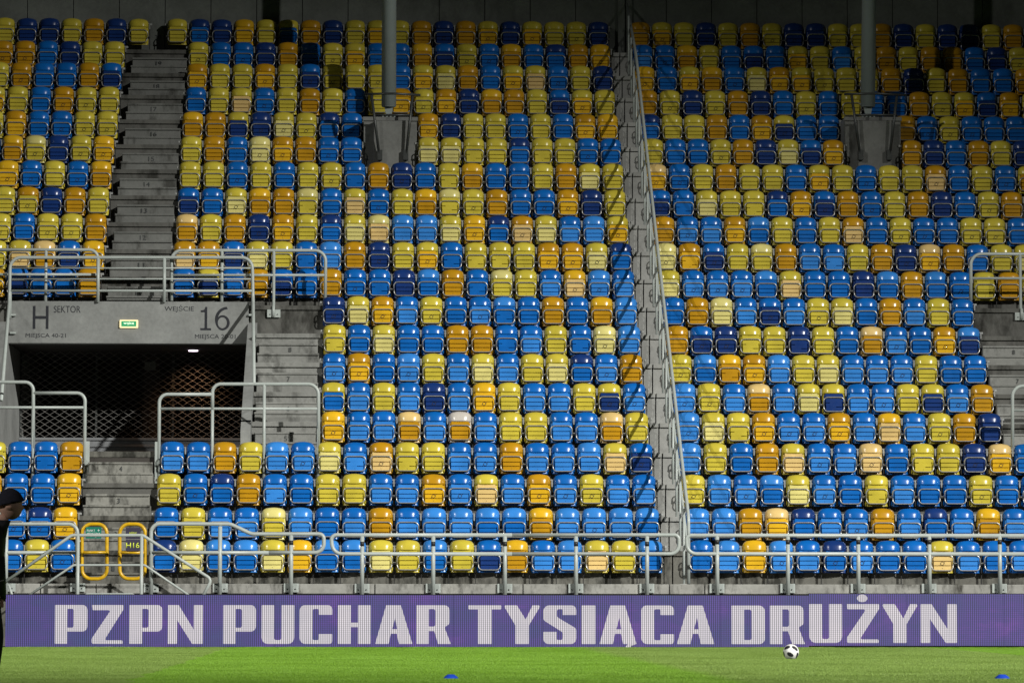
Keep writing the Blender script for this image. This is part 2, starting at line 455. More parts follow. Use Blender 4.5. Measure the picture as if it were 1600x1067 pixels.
# ribbed base beam under the mesh
MY = 78.0; zb = at(200, 684, MY).z
m = MB(); m.box(VX0, VX1, MY - .05, MY + .15, T(5), zb)
for j in range(4): m.box(VX0, VX1, MY - .09, MY - .05, zb - .14 * j - .06, zb - .14 * j, 0, .01)
vpart(m, 'base_beam', simple('grey_steel_beam', (.23, .24, .25), .5))
def lettering_px(s, x0, x1, y0, y1, mat=M_paint):
    a, b = at(x0, y1, LY), at(x1, y0, LY)
    letter(s, (a.x + b.x) / 2, LY, a.z, b.x - a.x, b.z - a.z, mat, lintel)
lettering_px('H', 51, 76, 478, 514); lettering_px('SEKTOR', 84, 126, 478, 488.5); lettering_px('MIEJSCA 40-21', 40, 103, 521, 529)
lettering_px('WEJ\u015aCIE', 257, 303, 476.5, 488); 
def numeral_mesh(polys, w, h, mat):
    cu = bpy.data.curves.new('g', 'CURVE'); cu.dimensions = '2D'; cu.fill_mode = 'BOTH'; cu.extrude = .001
    for poly in polys:
        sp = cu.splines.new('POLY'); sp.points.add(len(poly) - 1); sp.use_cyclic_u = True
        for i, (x, y) in enumerate(poly): sp.points[i].co = (x * w, y * h, 0, 1)
    o = bpy.data.objects.new('g', cu); col.objects.link(o); bpy.context.view_layer.update()
    me = bpy.data.meshes.new_from_object(o.evaluated_get(bpy.context.evaluated_depsgraph_get())); bpy.data.objects.remove(o)
    for v in me.vertices: v.co = (v.co.x - w / 2, -v.co.z, v.co.y)
    me.materials.clear(); me.materials.append(mat); me.name = 'lettering'; return me
def ell(cx, cy, rx, ry, a0, a1, n=18): return [(cx + rx * math.cos(R(a0 + (a1 - a0) * i / n)), cy + ry * math.sin(R(a0 + (a1 - a0) * i / n))) for i in range(n + 1)]
one = [[(.05, 0), (.95, 0), (.95, .09), (.62, .09), (.62, 1), (.46, 1), (.40, .90), (.28, .86), (.08, .85), (.08, .77), (.40, .77), (.40, .09), (.05, .09)]]
six = [ell(.5, .32, .46, .325, 100, 0, 14) + ell(.5, .32, .46, .325, 0, -90, 14)[1:] + ell(.5, .48, .47, .485, -90, -180, 12)[1:] + ell(.80, .46, .77, .54, 180, 92, 14)[1:] + [(.84, .90)] + ell(.80, .46, .58, .43, 95, 166, 12) + [(.34, .62)],
       ell(.5, .32, .285, .235, 0, 342, 24)]
for g_, x0_, x1_ in ((one, 312, 331), (six, 335, 360)):
    a_, b_ = at(x0_, 516, LY), at(x1_, 479.5, LY)
    letter('', (a_.x + b_.x) / 2, LY, a_.z, 0, 0, M_paint, lintel, me=numeral_mesh(g_, b_.x - a_.x, b_.z - a_.z, M_paint))
lettering_px('MIEJSCA 20-01', 304.5, 368, 522.5, 531)

# expanded metal fence closing the passage
mf = empty('mesh_fence', (-4.9, MY, zb))
tag(mf, 'expanded metal mesh fence across the dark entrance passage', 'fence')
bpy.context.view_layer.update()
m = MB(); P = .205; H2 = .066
z = zb - .02; r = 0
while z < zl0 - .03:
    pts = []; x = VX0 + .02; i = 0
    while x < VX1 - .02:
        u = (i + r) % 2; pts.append((x, MY - .02 + .006 * (r % 2), z + (H2 * .5 if u else -H2 * .5) * .92)); x += P / 2; i += 1
    m.tube(pts, .0062, 4, caps=False); z += H2; r += 1
part(m, 'mesh_panel', simple('mesh_steel', (.34, .33, .31), .45, .4), mf)
for x in (VX0 + .03, -5.7, -4.1, VX1 - .03):
    m = MB(); m.box(x - .02, x + .02, MY + .01, MY + .05, zb - .01, zl0); part(m, 'post', M_darksteel, mf)

# lit ceiling lamp of the passage, with its own light
lp = at(302, 545, 77.2)
lamp = empty('ceiling_lamp', (lp.x, 77.2, zl0))
tag(lamp, 'small lit round ceiling lamp in the entrance passage', 'lamp')
bpy.context.view_layer.update()
def disc(mb, x, y, z0, z1, r, n=20, m=0):
    mb.prism([(x + r * math.cos(2 * math.pi * i / n), y + r * math.sin(2 * math.pi * i / n)) for i in range(n)], 2, z0, z1, m)
m = MB(); disc(m, lp.x, 77.2, zl0 - .034, zl0 - .012, .098); part(m, 'diffuser', glow('lamp_glow', (1.0, .80, .95), 3.0), lamp)
m = MB(); disc(m, lp.x, 77.2, zl0 - .012, zl0 + .002, .13); part(m, 'housing', M_rail, lamp)
pl = bpy.data.lights.new('lamp_light', 'SPOT'); pl.energy = 38; pl.color = (1.0, .55, .28); pl.shadow_soft_size = .08; pl.spot_size = R(95); pl.spot_blend = .8
po = bpy.data.objects.new('lamp_light', pl); col.objects.link(po); po.location = (lp.x, 77.2, zl0 - .09)
po.parent = lamp; po.matrix_parent_inverse = Matrix.Translation(-lamp.location)
po.rotation_euler = (R(32), 0, 0)

# lit exit sign
a, b = at(187, 512.5, LY), at(216, 500, LY)
ex = empty('exit_sign', ((a.x + b.x) / 2, LY, a.z))
tag(ex, 'lit green WYJŚCIE exit sign in a yellow frame on the lintel', 'exit sign')
bpy.context.view_layer.update()
m = MB(); m.box(a.x, b.x, LY - .055, LY + .002, a.z, b.z, 0, .012); part(m, 'housing', glow('exit_frame', (1.0, .84, .45), 1.3), ex)
m = MB(); m.box(a.x + .035, b.x - .035, LY - .061, LY - .05, a.z + .028, b.z - .028); face = part(m, 'panel', glow('exit_green', (.015, .42, .15), .9), ex)
letter('WYJ\u015aCIE', (a.x + b.x) / 2, LY - .061, a.z + .06, .21, .062, glow('exit_text', (.9, 1.0, .75), 2.2), face)

# ------------------------------------------------------------------ back wall of concrete panels
WY = ROW_Y[19] + .32
wall = empty('back_wall', (2, WY, T(20)))
tag(wall, 'tall grey concrete panel wall behind the top row of seats', 'wall')
bpy.context.view_layer.update()
px0 = at(114.5, 15, WY).x; pw = at(186.2, 15, WY).x - px0
for i in range(-4, 25):
    x = px0 + pw * i
    m = MB(); dy = random.uniform(0, .012); m.box(x + .007, x + pw - .007, WY + dy, WY + .2, T(20) - .1, T(20) + 6.5, 0, .006); part(m, 'wall_panel', M_wall, wall)
m = MB(); m.box(px0 - 4.5 * pw, px0 + 25.5 * pw, WY + .19, WY + .4, T(20) - .1, T(20) + 6.6); part(m, 'wall_core', M_dark, wall)
q = at(247, 60, WY); letter('20', q.x, WY, q.z - .03, .13, .10, M_number, wall, 'number')
# buttress of the back wall at the expansion joint
xb0, xb1 = at(966, 20, WY - .2).x, at(977, 20, WY - .2).x
m = MB(); m.box(xb0, xb1, WY - .1, WY + .1, T(20), T(20) + 6.5, 0, .01); part(m, 'wall_rib', M_wall, wall)
m = MB(); m.box(xb1 + .03, xb1 + .17, WY - .06, WY + .1, T(20), T(20) + 6.5, 0, .01); part(m, 'wall_rib', M_wall, wall)

# ------------------------------------------------------------------ seats
def seat_back():
    """moulded shell: rounded top, edges swept back, top rolled back"""
    W, H = .222, .592; nx, nz = 12, 13; t = .018
    zs = [0, .02, .06, .14, .24, .33, .385, .408, .414, .435, .47, .51, .545, .570, .585, .592]
    fr = []; bk = []
    for z in zs:
        rr = .105
        if z > H - rr:
            d = z - (H - rr); w = W - rr + math.sqrt(max(0, rr * rr - d * d)) ; w = max(w, W - rr + .0)
        elif z < .03: w = W - .012 + .012 * z / .03
        else: w = W
        if z >= .592: w = W - rr - .0
        for i in range(nx + 1):
            s = -1 + 2 * i / nx
            x = s * w
            crown = -.012 * s * s * (1 if .40 < z < .42 else 0) + .010 * (1 - s * s) * max(0, (z - .5) / .09)
            y = .045 * abs(x / W) ** 2.6
            if z > .41: y += -.088 * (1 - .75 * abs(s) ** 3.5) * (1 - .35 * ((z - .414) / .18))
            if z > .50: y += ((z - .50) / .092) ** 2.2 * .075
            if z < .06: y -= .02 * (1 - z / .06)
            fr.append((x, y, z + crown)); bk.append((x * .985, y + t, z + crown - (.004 if z > .5 else 0)))
    n = nx + 1; nn = len(fr); fs = []
    for j in range(len(zs) - 1):
        for i in range(nx):
            a = j * n + i; fs.append((a, a + 1, a + n + 1, a + n)); fs.append((nn + a, nn + a + n, nn + a + n + 1, nn + a + 1))
    for j in range(len(zs) - 1):
        a = j * n; fs.append((a, a + n, nn + a + n, nn + a)); a = j * n + nx; fs.append((a, nn + a, nn + a + n, a + n))
    for i in range(nx):
        fs.append((i, nn + i, nn + i + 1, i + 1)); a = (len(zs) - 1) * n + i; fs.append((a, a + 1, nn + a + 1, nn + a))
    m = MB(); m.add(fr + bk, fs, 0, True); return m
def seat_pan(ring, worn):
    m = MB()
    m.box(-.196, .196, -.040, -.010, .035, .385, 0, .012)                                  # tray
    pl = [(.336, .404, .170, .018), (.226, .324, .164, 0), (.144, .214, .162, 0), (.052, .132, .160, 0)]
    for j, (z0, z1, w, lean) in enumerate(pl):
        y0 = -.086 if j else -.056
        m.box(-w, w, y0, -.030, z0, z1, 0, .004)
    if worn:                                                                               # grooves moulded shut in the middle
        m.box(-.09, .15, -.0855, -.05, .212, .228); m.box(-.15, .04, -.0855, -.05, .130, .146)
    m.box(-.006, .006, -.0875, -.08, .086, .096, 1)
    if ring:
        pts = [(.031 * math.cos(a), -.0875, .180 + .031 * math.sin(a)) for a in [2 * math.pi * i / 14 for i in range(14)]]
        m.tube(pts, .0045, 4, closed=True, m=1)
        for s in (-1, 1):
            m.tube([(s * .062, -.0875, .180 + s * .034), (s * .038, -.0875, .180 + s * .030), (s * .040, -.0875, .180 - s * .002)], .0026, 4, m=1)
    return m
def seat_frame():
    m = MB()
    up = fillet([(-.208, -.085, .182), (-.206, -.104, .328), (.206, -.104, .328), (.208, -.085, .182)], [0, .085, .085, 0], 7)
    m.tube(up, .0125, 7)
    lo = fillet([(-.202, -.075, .168), (-.198, -.100, .050), (.198, -.100, .050), (.202, -.075, .168)], [0, .078, .078, 0], 7)
    m.tube(lo, .0115, 7)
    for s in (-1, 1): m.box(s * .232 - .016, s * .232 + .016, -.075, -.045, .176, .196, 0, .004)
    return m
def seat_hinge():
    m = MB()
    m.box(.204, .252, -.06, .03, .148, .176, 0, .006)
    return m
def seat_bracket():
    m = MB()
    m.box(.236, .264, .018, .030, .36, .50, 0, .003); m.box(.243, .257, .030, .075, -.22, .48, 1)  # lower bar and foot are black: shade of the seat gap painted in
    m.box(.20, .30, .035, .075, -.219, -.205, 1)
    return m
def seat_plate():
    m = MB(); n = 8
    m.add([(.021 * math.cos(2 * math.pi * i / n), -.022 + .016 * (math.sin(2 * math.pi * i / n) + 1) * .5, .556 + .009 * math.sin(2 * math.pi * i / n)) for i in range(n)] +
          [(.021 * math.cos(2 * math.pi * i / n), .03, .556 + .009 * math.sin(2 * math.pi * i / n)) for i in range(n)],
          [tuple(range(n))] + [(i, (i + 1) % n, n + (i + 1) % n, n + i) for i in range(n)])
    return m
B_back, B_frame, B_hinge, B_brk, B_plate = seat_back(), seat_frame(), seat_hinge(), seat_bracket(), seat_plate()
B_pan = {(r, w): seat_pan(r, w) for r in (0, 1) for w in (0, 1)}
ME_back = {k: B_back.mesh('backrest', SM[k]) for k in SM}
ME_pan = {(k, r, w): B_pan[(r, w)].mesh('seat_pan', [SM[k], M_groove]) for k in SM for r in (0, 1) for w in (0, 1)}
M_brk = simple('bracket_steel', (.30, .305, .30), .5, .3, .3, 15)
ME_frame = B_frame.mesh('tube_frame', M_tube); ME_hinge = B_hinge.mesh('hinge', M_black)
ME_brk = B_brk.mesh('bracket', [M_brk, M_black]); ME_plate = B_plate.mesh('number_plate', M_plate)

# row, [(pixel of first seat, pixel of last seat, backrest + pan colours, * for a ring mark, ~ for a worn pan)]
ROWS = {
1: [(17, 98, 'BB YY BB*'), (256.5, 1016.7, 'NB PP LB LB YP AA LB LB YP YY LB YY BN AO BL LL YC YY LB'), (1095, 1596, 'BB LL AA LL* BL NB* BL* BB BB YC* BL BB BL')],
2: [(22, 102, 'BB* NB* AA*'), (260, 1011.6, 'BB YY BL BL* PY LL BB BL OO BL LL LL LB LB AO LL LL* LL LB'), (1089.7, 1585.5, 'LL LL OO CA NB BL BL* OO BL NB BL AO BL')],
3: [(-16, 108, 'OO BB BB AA*'), (264, 1006.5, 'YY BB* NB OO BL~ BB YY YY BL BL OA* BL* YC BL OA* BL* YY* BL BL'), (1083, 1614, 'YY* LL BL* LB YP BL* BB YY~ BL BB BB YY* BB BN')],
4: [(-9, 112, 'YY BB BB~ OO~'), (269.3, 1001.5, 'BL BL OO YY LL BL* YP BL~ OC* YY~ YY BL BL* OO BL BL LL YC BN*'), (1077, 1603, 'LL YY BB OO YC BL* BL CC* BB YY~ YY NN* CA* BB')],
5: [(520.7, 995, 'AA* BL BL CO BL WO BL YY YY BL BL CO YY'), (1075, 1546, 'LL* YP YY~ OA* BL* BL* OA* BL AC BL YY* OO NN')],
6: [(521, 991, 'YB BL YY BL NN* BL AA* YY BL BL YY YN* BL*'), (1069, 1534.6, 'LL* YY* BL CO BL YP YN~ BL BL* YY YN BL* OO')],
7: [(522, 986, 'BL* OA* BB LL* YY BL YP BL YY YP NB BL* OO'), (1063, 1523.8, 'YY* LB AO~ OA* LL YY YP BL BL BL* YY BB BB')],
8: [(522.7, 983, 'YY~ BB YP BB BB OO OO BB~ BL YY BB~ PP* LL'), (1058, 1513.6, 'OO BN* NN* YY~ YY NN~ YY BB CO BL* BB OA* LN')],
9: [(521.5, 978, 'NN* YP OA* BL YY* BB BL* LB~ BB OO BB AO LL'), (1052, 1504, 'BB OO PP BL BN* BL YY* YP BB OO BL YY BB')],
10: [(-10, 139, 'OA BN BB BB OO~'), (287, 974, 'BB* YN BB* OO BN BB OO BB* BB~ NN LB OO BB~ PY YY BL AC* LL* BL'), (1045, 1614, 'YP BL* BL* BL* LB YC BB BB NN LB OO LB BB* YY OO YY')],
11: [(-7, 146, 'YY YC* CO BN* AA*'), (288.6, 970, 'OC OA BN* YP YY BB~ LL OO NN* YY YA* BB~ YY~ YY~ YY OA* OA* YP* NB'), (1040, 1602, 'PP* OA~ BN* YY PY OO BL BL~ YY OO NN* CA* OO BB YY YP')],
12: [(0, 149.5, 'YY* BB YY* YY* OO'), (292, 965, 'CO YY OO NN* OA* YY NB YP PC LL LL YP AA* NB OC* YP BL LL YA*'), (1037, 1591, 'OO BL* BL OA* LB YY BB YY OC* BB YY* BB* BB YY* YY* BB')],
13: [(7, 153.6, 'YY OY* NN OO YY'), (294.6, 961, 'BN BB YP* AO OO PY~ BB YC BB* YY AO PY~ YY* OO BB BB* OA* NN YY'), (1031, 1581, 'BN* BB~ YP YY YY~ NB OA* BN* OO BB* YY OO NN BB YY* OO')],
14: [(-24, 157.6, 'YY AA* BB* YY BB* AO'), (297, 957.6, 'YY YY BB* YY BB YY YY* BB~ OO NN* BB YY~ AO BB BB* YY OO YP YY'), (1025, 1607, 'CA* BB* YY OO YY YY BB YA* YY BB* YY YY OC* BB YY BB* YO*')],
15: [(-16, 162, 'BB AO PY* NN YY* AA*'), (298.7, 549, 'YY OO BB PP* OA* OO BB* BB'), (669, 954, 'YP YP YY~ YY NB YY~ YY BB* BB'), (1020, 1302, 'YY BB BB YY* OO NN YP BN OA*'), (1424, 1599, 'OO NN BB OO YY NN')],
16: [(-11, 167.7, 'YY OA BB BB* YY* YY*'), (301, 549.6, 'AO OO YN NN* YP* YY* NB BB*'), (669, 949.5, 'OA* NN YY YY BB* YY BB OA* AA'), (1015, 1295, 'NB YY YY OO BB OA* YN* BB BB'), (1414, 1588, 'OO BB* YY* BB* BB BB')],
17: [(-8, 170.4, 'YA YY BB OO* YY* YY'), (306, 945, 'BB YY YC BB* YY OO YY BB* YY OA* YY* OA* NN* AO OO YY BN* YA* YY'), (1011, 1613, 'OO YY* NN YY* OO NN* BB YY* BB* YY BB BB OO YY* YA* BN OA* YY')],
18: [(-2, 174, 'YY OO* BB BB OO BN'), (308, 942, 'OA* YY YY OA* YY BN* YY* YY YY* BB YA* YP OO BB YA* YC BB* YY NN'), (1007, 1602, 'AA* BB YA* AO BB* YP OA* YA* YY* YY YY OO NN YY OO BB BB OO')],
19: [(4.5, 179, 'OO* OO* BB NN YY YY'), (310, 938, 'YY* BB BB* NN OO BB YY* YA* BB* BB* AO BN YY* BB* AO BB NB OO AA*'), (1004, 1592, 'BL BB* AO YY BB BN* BB YA* YY BL YY OO* YY OO OO BB NN YY*')],
20: [(7.4, 216.7, 'YY NN NN YY OO NN YY'), (277, 935, 'YY NB* NN AA YY YB OO NN YY YA YY OO NN* OO YA* NN YA* YY YY* NN'), (1000, 1583, 'OO YA* YY NN* YY OO YY* NN* NN YY* YY OO NN YY NN NN YY OO')],
}
ORD = ['zeroth', 'first', 'second', 'third', 'fourth', 'fifth', 'sixth', 'seventh', 'eighth', 'ninth', 'tenth', 'eleventh', 'twelfth', 'thirteenth', 'fourteenth',
       'fifteenth', 'sixteenth', 'seventeenth', 'eighteenth', 'nineteenth', 'twentieth']
placed = 0
SLOT = {k: i for i, k in enumerate(SM)}
stuff_v = []; stuff_f = []; stuff_m = []; stuff_s = []
stuff_mats = list(SM.values()) + [M_groove, M_tube, M_black, M_brk, M_plate]
G, TU, BL_, BR, PL_ = 9, 10, 11, 12, 13
def stuff_add(mb, loc, slots):
    b = len(stuff_v); x, y, z = loc; c, s_ = math.cos(turn), math.sin(turn)
    stuff_v.extend([(p[0] * c - p[1] * s_ + x, p[0] * s_ + p[1] * c + y, p[2] + z) for p in mb.v])
    for f, mi, s in zip(mb.f, mb.m, mb.sm):
        stuff_f.append([b + i for i in f]); stuff_m.append(slots[mi]); stuff_s.append(s)
for B in [B_back, B_frame, B_hinge, B_brk, B_plate] + list(B_pan.values()):          # consistent outward faces for the joined copy
    me = B.mesh('t', [M_black] * 2); B.v = [tuple(v.co) for v in me.vertices]; B.f = [list(p.vertices) for p in me.polygons]
    B.sm = [p.use_smooth for p in me.polygons]; bpy.data.meshes.remove(me)

for k in range(1, 21):
    secs = ROWS[k]; y = Yr(k); z = T(k)
    allx = []
    for si, (p0, p1, toks) in enumerate(secs):
        toks = toks.split(); n = len(toks)
        xa, xb = at(p0, TOPY[k - 1], y).x, at(p1, TOPY[k - 1], y).x
        step = (xb - xa) / (n - 1)
        seat_beam(k, xa - .28, xb + .30)
        left = xb < XJ
        for i, tk in enumerate(toks):
            ring, worn = int('*' in tk), int('~' in tk); bc, pc = tk[0], tk[1]
            x = xa + step * i
            yy = y + random.uniform(-.006, .006); zz = z + random.uniform(-.004, .004)
            if placed < 300:
                s = empty('stadium_seat', (x, yy, zz), R(random.uniform(-1.3, 1.3)))
                o = (0, 0, .22)
                bo = link('backrest', ME_back[bc], s, o); link('number_plate', ME_plate, bo)
                link('seat_pan', ME_pan[(pc, ring, worn)], s, o); link('tube_frame', ME_frame, s, o)
                link('hinge', ME_hinge, s, o); link('hinge', ME_hinge, s, (-.456, 0, .22)); link('bracket', ME_brk, s, o)
                c = SEATN[bc] + ' folding seat' + ('' if bc == pc else ' with %s pan' % SEATN[pc])
                if xb < SX0 + .2: w = '%s left of concrete stairs' % ORD[n - i]
                elif left: w = '%s left of sloping fence' % ORD[n - i]
                else: w = '%s right of sloping fence' % ORD[i + 1]
                tag(s, '%s, %s, %s row up' % (c, w, ORD[k]), 'seat', 'folding seats in the lower rows of the stand')
                placed += 1
            else:
                loc = (x, yy, zz + .22); turn = R(random.uniform(-1.3, 1.3))
                stuff_add(B_back, loc, [SLOT[bc]]); stuff_add(B_pan[(ring, worn)], loc, [SLOT[pc], G])
                stuff_add(B_frame, loc, [TU]); stuff_add(B_hinge, loc, [BL_]); stuff_add(B_hinge, (x - .456, yy, zz + .22), [BL_]); stuff_add(B_brk, loc, [BR, BL_]); stuff_add(B_plate, loc, [PL_])
me = bpy.data.meshes.new('stadium_seats'); me.from_pydata(stuff_v, [], stuff_f)
for mt in stuff_mats: me.materials.append(mt)
me.polygons.foreach_set('material_index', stuff_m); me.polygons.foreach_set('use_smooth', stuff_s); me.update()
tag(link('upper_row_seats', me), 'blue, yellow and ochre folding seats filling the upper rows', 'seats', kind='stuff')

# ------------------------------------------------------------------ railings
def thing(name, loc, label, cat, group=None):
    o = empty(name, loc); tag(o, label, cat, group); return o
def tpart(root, name, mat, paths, r, n=10):
    for p in paths if isinstance(paths[0][0], (tuple, list, Vector)) else [paths]:
        m = MB(); m.tube(p, r, n); part(m, name, mat, root)
def pxp(pts, Y): return [at(x, y, Y) for x, y in pts]
def base_plate(root, x, Y, z0, z1, w=.27):
    m = MB(); m.box(x - w / 2, x + w / 2, Y, Y + .02, z0, z1, 0, .003); pl = part(m, 'base_plate', M_rail, root)
    for s in (-1, 1):
        m = MB(); m.tube([(x + s * .075, Y - .012, z0 + .06), (x + s * .075, Y + .002, z0 + .06)], .012, 6)
        o = m.build('bolt', M_darksteel); o.parent = pl
        off = pl.location + pl.matrix_parent_inverse.to_translation() + pl.parent.location
        o.matrix_parent_inverse = Matrix.Translation(-off)

RY = 67.30; RR = .036
pt, pm = 835.5, 865
# long front railing between the two loop ends, centre block
rA = thing('front_railing', (2.3, RY, .95), 'grey tubular front railing between stairs loop and sloping fence, five posts', 'railing')
tpart(rA, 'loop_rail', M_rail, fillet(pxp([(800, pt), (1061, pt), (1061, pm), (800, pm)], RY), [0, .09, .22, 0], 8), RR)
tpart(rA, 'loop_rail', M_rail, fillet(pxp([(800, pt), (517, pt), (520, pm), (800, pm)], RY), [0, .09, .25, 0], 8), RR)
for x in (566, 677, 789, 900, 1011):
    a, b = at(x, pt + 2, RY), at(x, 929, RY); tpart(rA, 'post', M_rail, [a, (a.x, RY, b.z)], .037)
    base_plate(rA, a.x, RY + .06, at(x, 926, RY).z, at(x, 911.5, RY).z)
    m = MB(); m.tube([(a.x, RY, at(x, 846, RY).z), (a.x, RY, at(x, 853, RY).z)], .039, 10); part(m, 'black_sleeve', M_black, rA)
rC = thing('front_railing', (9.5, RY, .95), 'grey tubular front railing starting right of the sloping fence', 'railing')
tpart(rC, 'loop_rail', M_rail, fillet(pxp([(1690, pt + 1), (1072, pt + .5), (1074, pm), (1690, pm)], RY), [0, .09, .22, 0], 8), RR)
for x in (1120.5, 1231, 1341, 1452, 1562, 1672):
    a, b = at(x, pt + 2, RY), at(x, 929, RY); tpart(rC, 'post', M_rail, [a, (a.x, RY, b.z)], .037)
    base_plate(rC, a.x, RY + .06, at(x, 926, RY).z, at(x, 911.5, RY).z)
    m = MB(); m.tube([(a.x, RY, at(x, 843, RY).z), (a.x, RY, at(x, 850, RY).z)], .039, 10); part(m, 'black_sleeve', M_black, rC)
rB = thing('front_railing', (-2.5, RY, .95), 'grey front railing stepping down beside the yellow gates', 'railing')
tpart(rB, 'loop_rail', M_rail, fillet(pxp([(236, 929), (236, 818), (360, 818.5), (393, 834), (506, 834), (506, 863), (420, 863)], RY), [0, .16, .25, .25, .09, .24, 0], 8), RR)
tpart(rB, 'middle_rail', M_rail, pxp([(236, 863), (422, 863)], RY), .034)
for x in (344, 455):
    a, b = at(x, 822 if x < 400 else 836, RY), at(x, 929, RY); tpart(rB, 'post', M_rail, [a, (a.x, RY, b.z)], .037)
for x in (236, 344, 455): base_plate(rB, at(x, 900, RY).x, RY + .06, at(x, 925, RY).z, at(x, 911, RY).z)
m = MB(); q0, q1 = at(455, 844, RY), at(455, 851, RY); m.tube([q0, (q0.x, RY, q1.z)], .039, 10); part(m, 'black_sleeve', M_black, rB)
rD = thing('front_railing', (-6.8, RY, .95), 'grey front railing left of the yellow gates ending in a bend', 'railing')
tpart(rD, 'loop_rail', M_rail, fillet(pxp([(-90, 818.5), (121, 818.5), (121, 929)], RY), [0, .16, 0], 8), RR)
tpart(rD, 'middle_rail', M_rail, pxp([(-90, 863), (121, 863)], RY), .034)
for x in (10, -90):
    a, b = at(x, 820, RY), at(x, 929, RY); tpart(rD, 'post', M_rail, [a, (a.x, RY, b.z)], .037)
for x in (12, 121): base_plate(rD, at(x, 900, RY).x, RY + .06, at(x, 924, RY).z, at(x, 911, RY).z)

# handrails of the portable stair over the board
HY = 66.75
sr = thing('stair_handrail', (-4.7, HY, .6), 'grey handrail of portable stairs rising and falling before the yellow gates', 'handrail')
tpart(sr, 'hand_rail', M_rail, fillet(pxp([(4, 912), (112, 836), (223, 836), (331, 905), (312, 940)], HY), [0, .12, .12, .10, 0], 6), .030)
tpart(sr, 'hand_rail', M_rail, fillet(pxp([(14, 914), (22, 940)], HY), 0), .024)
tpart(sr, 'middle_rail', M_rail, fillet(pxp([(30, 940), (115, 882.5), (226, 882.5), (312, 941)], HY), [0, .1, .1, 0], 6), .021)
for x in (122, 221.5):
    a = at(x, 836, HY); tpart(sr, 'post', M_rail, [a, (a.x, HY, .02)], .030)
m = MB(); a, b = at(132, 929, HY + .1), at(211, 929, HY + .1); m.tube(fillet([(a.x, HY + .1, .5), (a.x, HY + .1, at(132, 927.5, HY + .1).z), (b.x, HY + .1, at(132, 927.5, HY + .1).z), (b.x, HY + .1, .5)], [0, .06, .06, 0]), .016, 8); part(m, 'platform_hoop', M_rail, sr)
m = MB(); m.box(a.x, b.x, HY + .02, HY + .48, .68, .74, 0, .005); part(m, 'platform', M_railbeam, sr)
for xx in (a.x + .05, b.x - .05):
    m = MB(); m.box(xx - .02, xx + .02, HY + .06, HY + .44, .0, .69); part(m, 'leg', M_railbeam, sr)

# two yellow gate leaves with their signs
GY = 67.36
def gate(x0, x1, label):
    y0, y1 = 818.5, 904
    g_ = thing('yellow_gate', (at((x0 + x1) / 2, y1, GY).x, GY, T(1)), label, 'gate', 'yellow gate leaves at the foot of the stairs')
    r = .17; m = MB(); m.tube(fillet(pxp([(x0, y0), (x1, y0), (x1, y1), (x0, y1)], GY), r, 6, closed=True), .034, 10, closed=True); part(m, 'gate_loop', M_yellow, g_)
    tpart(g_, 'cross_bar', M_yellow, pxp([(x0, 863), (x1, 863)], GY), .030)
    hx = x0 if x0 < 150 else x1
    post = -1 if x0 < 150 else 1
    a = at(hx, 845, GY); b = at(hx + post * 5, 845, GY)
    for yy in (845, 884):
        q = at(hx, yy, GY); m = MB(); m.tube([q, (at(hx + post * 7, yy, GY).x, RY + .02, q.z)], .016, 6); part(m, 'hinge_pin', M_rail, g_)
    return g_
g1 = gate(128, 167, 'yellow tubular gate leaf holding the small green sign')
g2 = gate(187, 227, 'yellow tubular gate leaf holding the dark H16 sign')
def sign_panel(gt, name, x0, x1, y0, y1, mat):
    a, b = at(x0, y1, GY - .045), at(x1, y0, GY - .045)
    m = MB(); m.box(a.x, b.x, GY - .050, GY - .040, a.z, b.z, 0, .002); s = part(m, name, mat, gt); return s, a, b
def sign_text(s, txt, x0, x1, y0, y1, mat):
    a, b = at(x0, y1, GY - .05), at(x1, y0, GY - .05)
    letter(txt, (a.x + b.x) / 2, GY - .050, a.z, b.x - a.x, b.z - a.z, mat, s, bold=.012 if txt == 'H16' else 0)
M_signw = simple('sign_white', (.78, .8, .78), .5); M_signy = simple('sign_lime', (.62, .72, .06), .5)
s, _, _ = sign_panel(g1, 'green_sign', 134, 158.5, 823, 841, simple('sign_green', (.010, .17, .12), .4))
sign_text(s, 'PUNKT', 136, 148.5, 827, 830, M_signw); sign_text(s, '+', 152.3, 155.8, 826.3, 830, M_signw); sign_text(s, 'MEDYCZNY', 136, 156.5, 832, 834.6, M_signw)
a, b = at(139, 839, GY - .05), at(154, 836.8, GY - .05)
m = MB(); m.prism([(a.x, a.z + (b.z - a.z) * .3), (b.x - .06, a.z + (b.z - a.z) * .3), (b.x - .06, a.z), (b.x, (a.z + b.z) / 2), (b.x - .06, b.z), (b.x - .06, b.z - (b.z - a.z) * .2), (a.x, b.z - (b.z - a.z) * .2)], 1, GY - .053, GY - .049)
o = m.build('arrow', M_signw, s); o.matrix_parent_inverse = Matrix.Translation(-(s.location + s.matrix_parent_inverse.to_translation() + g1.location))
M_purple = simple('sign_dark_purple', (.045, .04, .07), .4)
s, _, _ = sign_panel(g2, 'upper_sign', 196.5, 219.5, 824, 841.8, M_purple); sign_text(s, 'sektor', 202, 214, 830, 833.5, M_signy)
s, _, _ = sign_panel(g2, 'lower_sign', 196.5, 219.5, 842.6, 860.5, M_purple); sign_text(s, 'H16', 196.9, 217.8, 847.2, 855.8, M_signy)

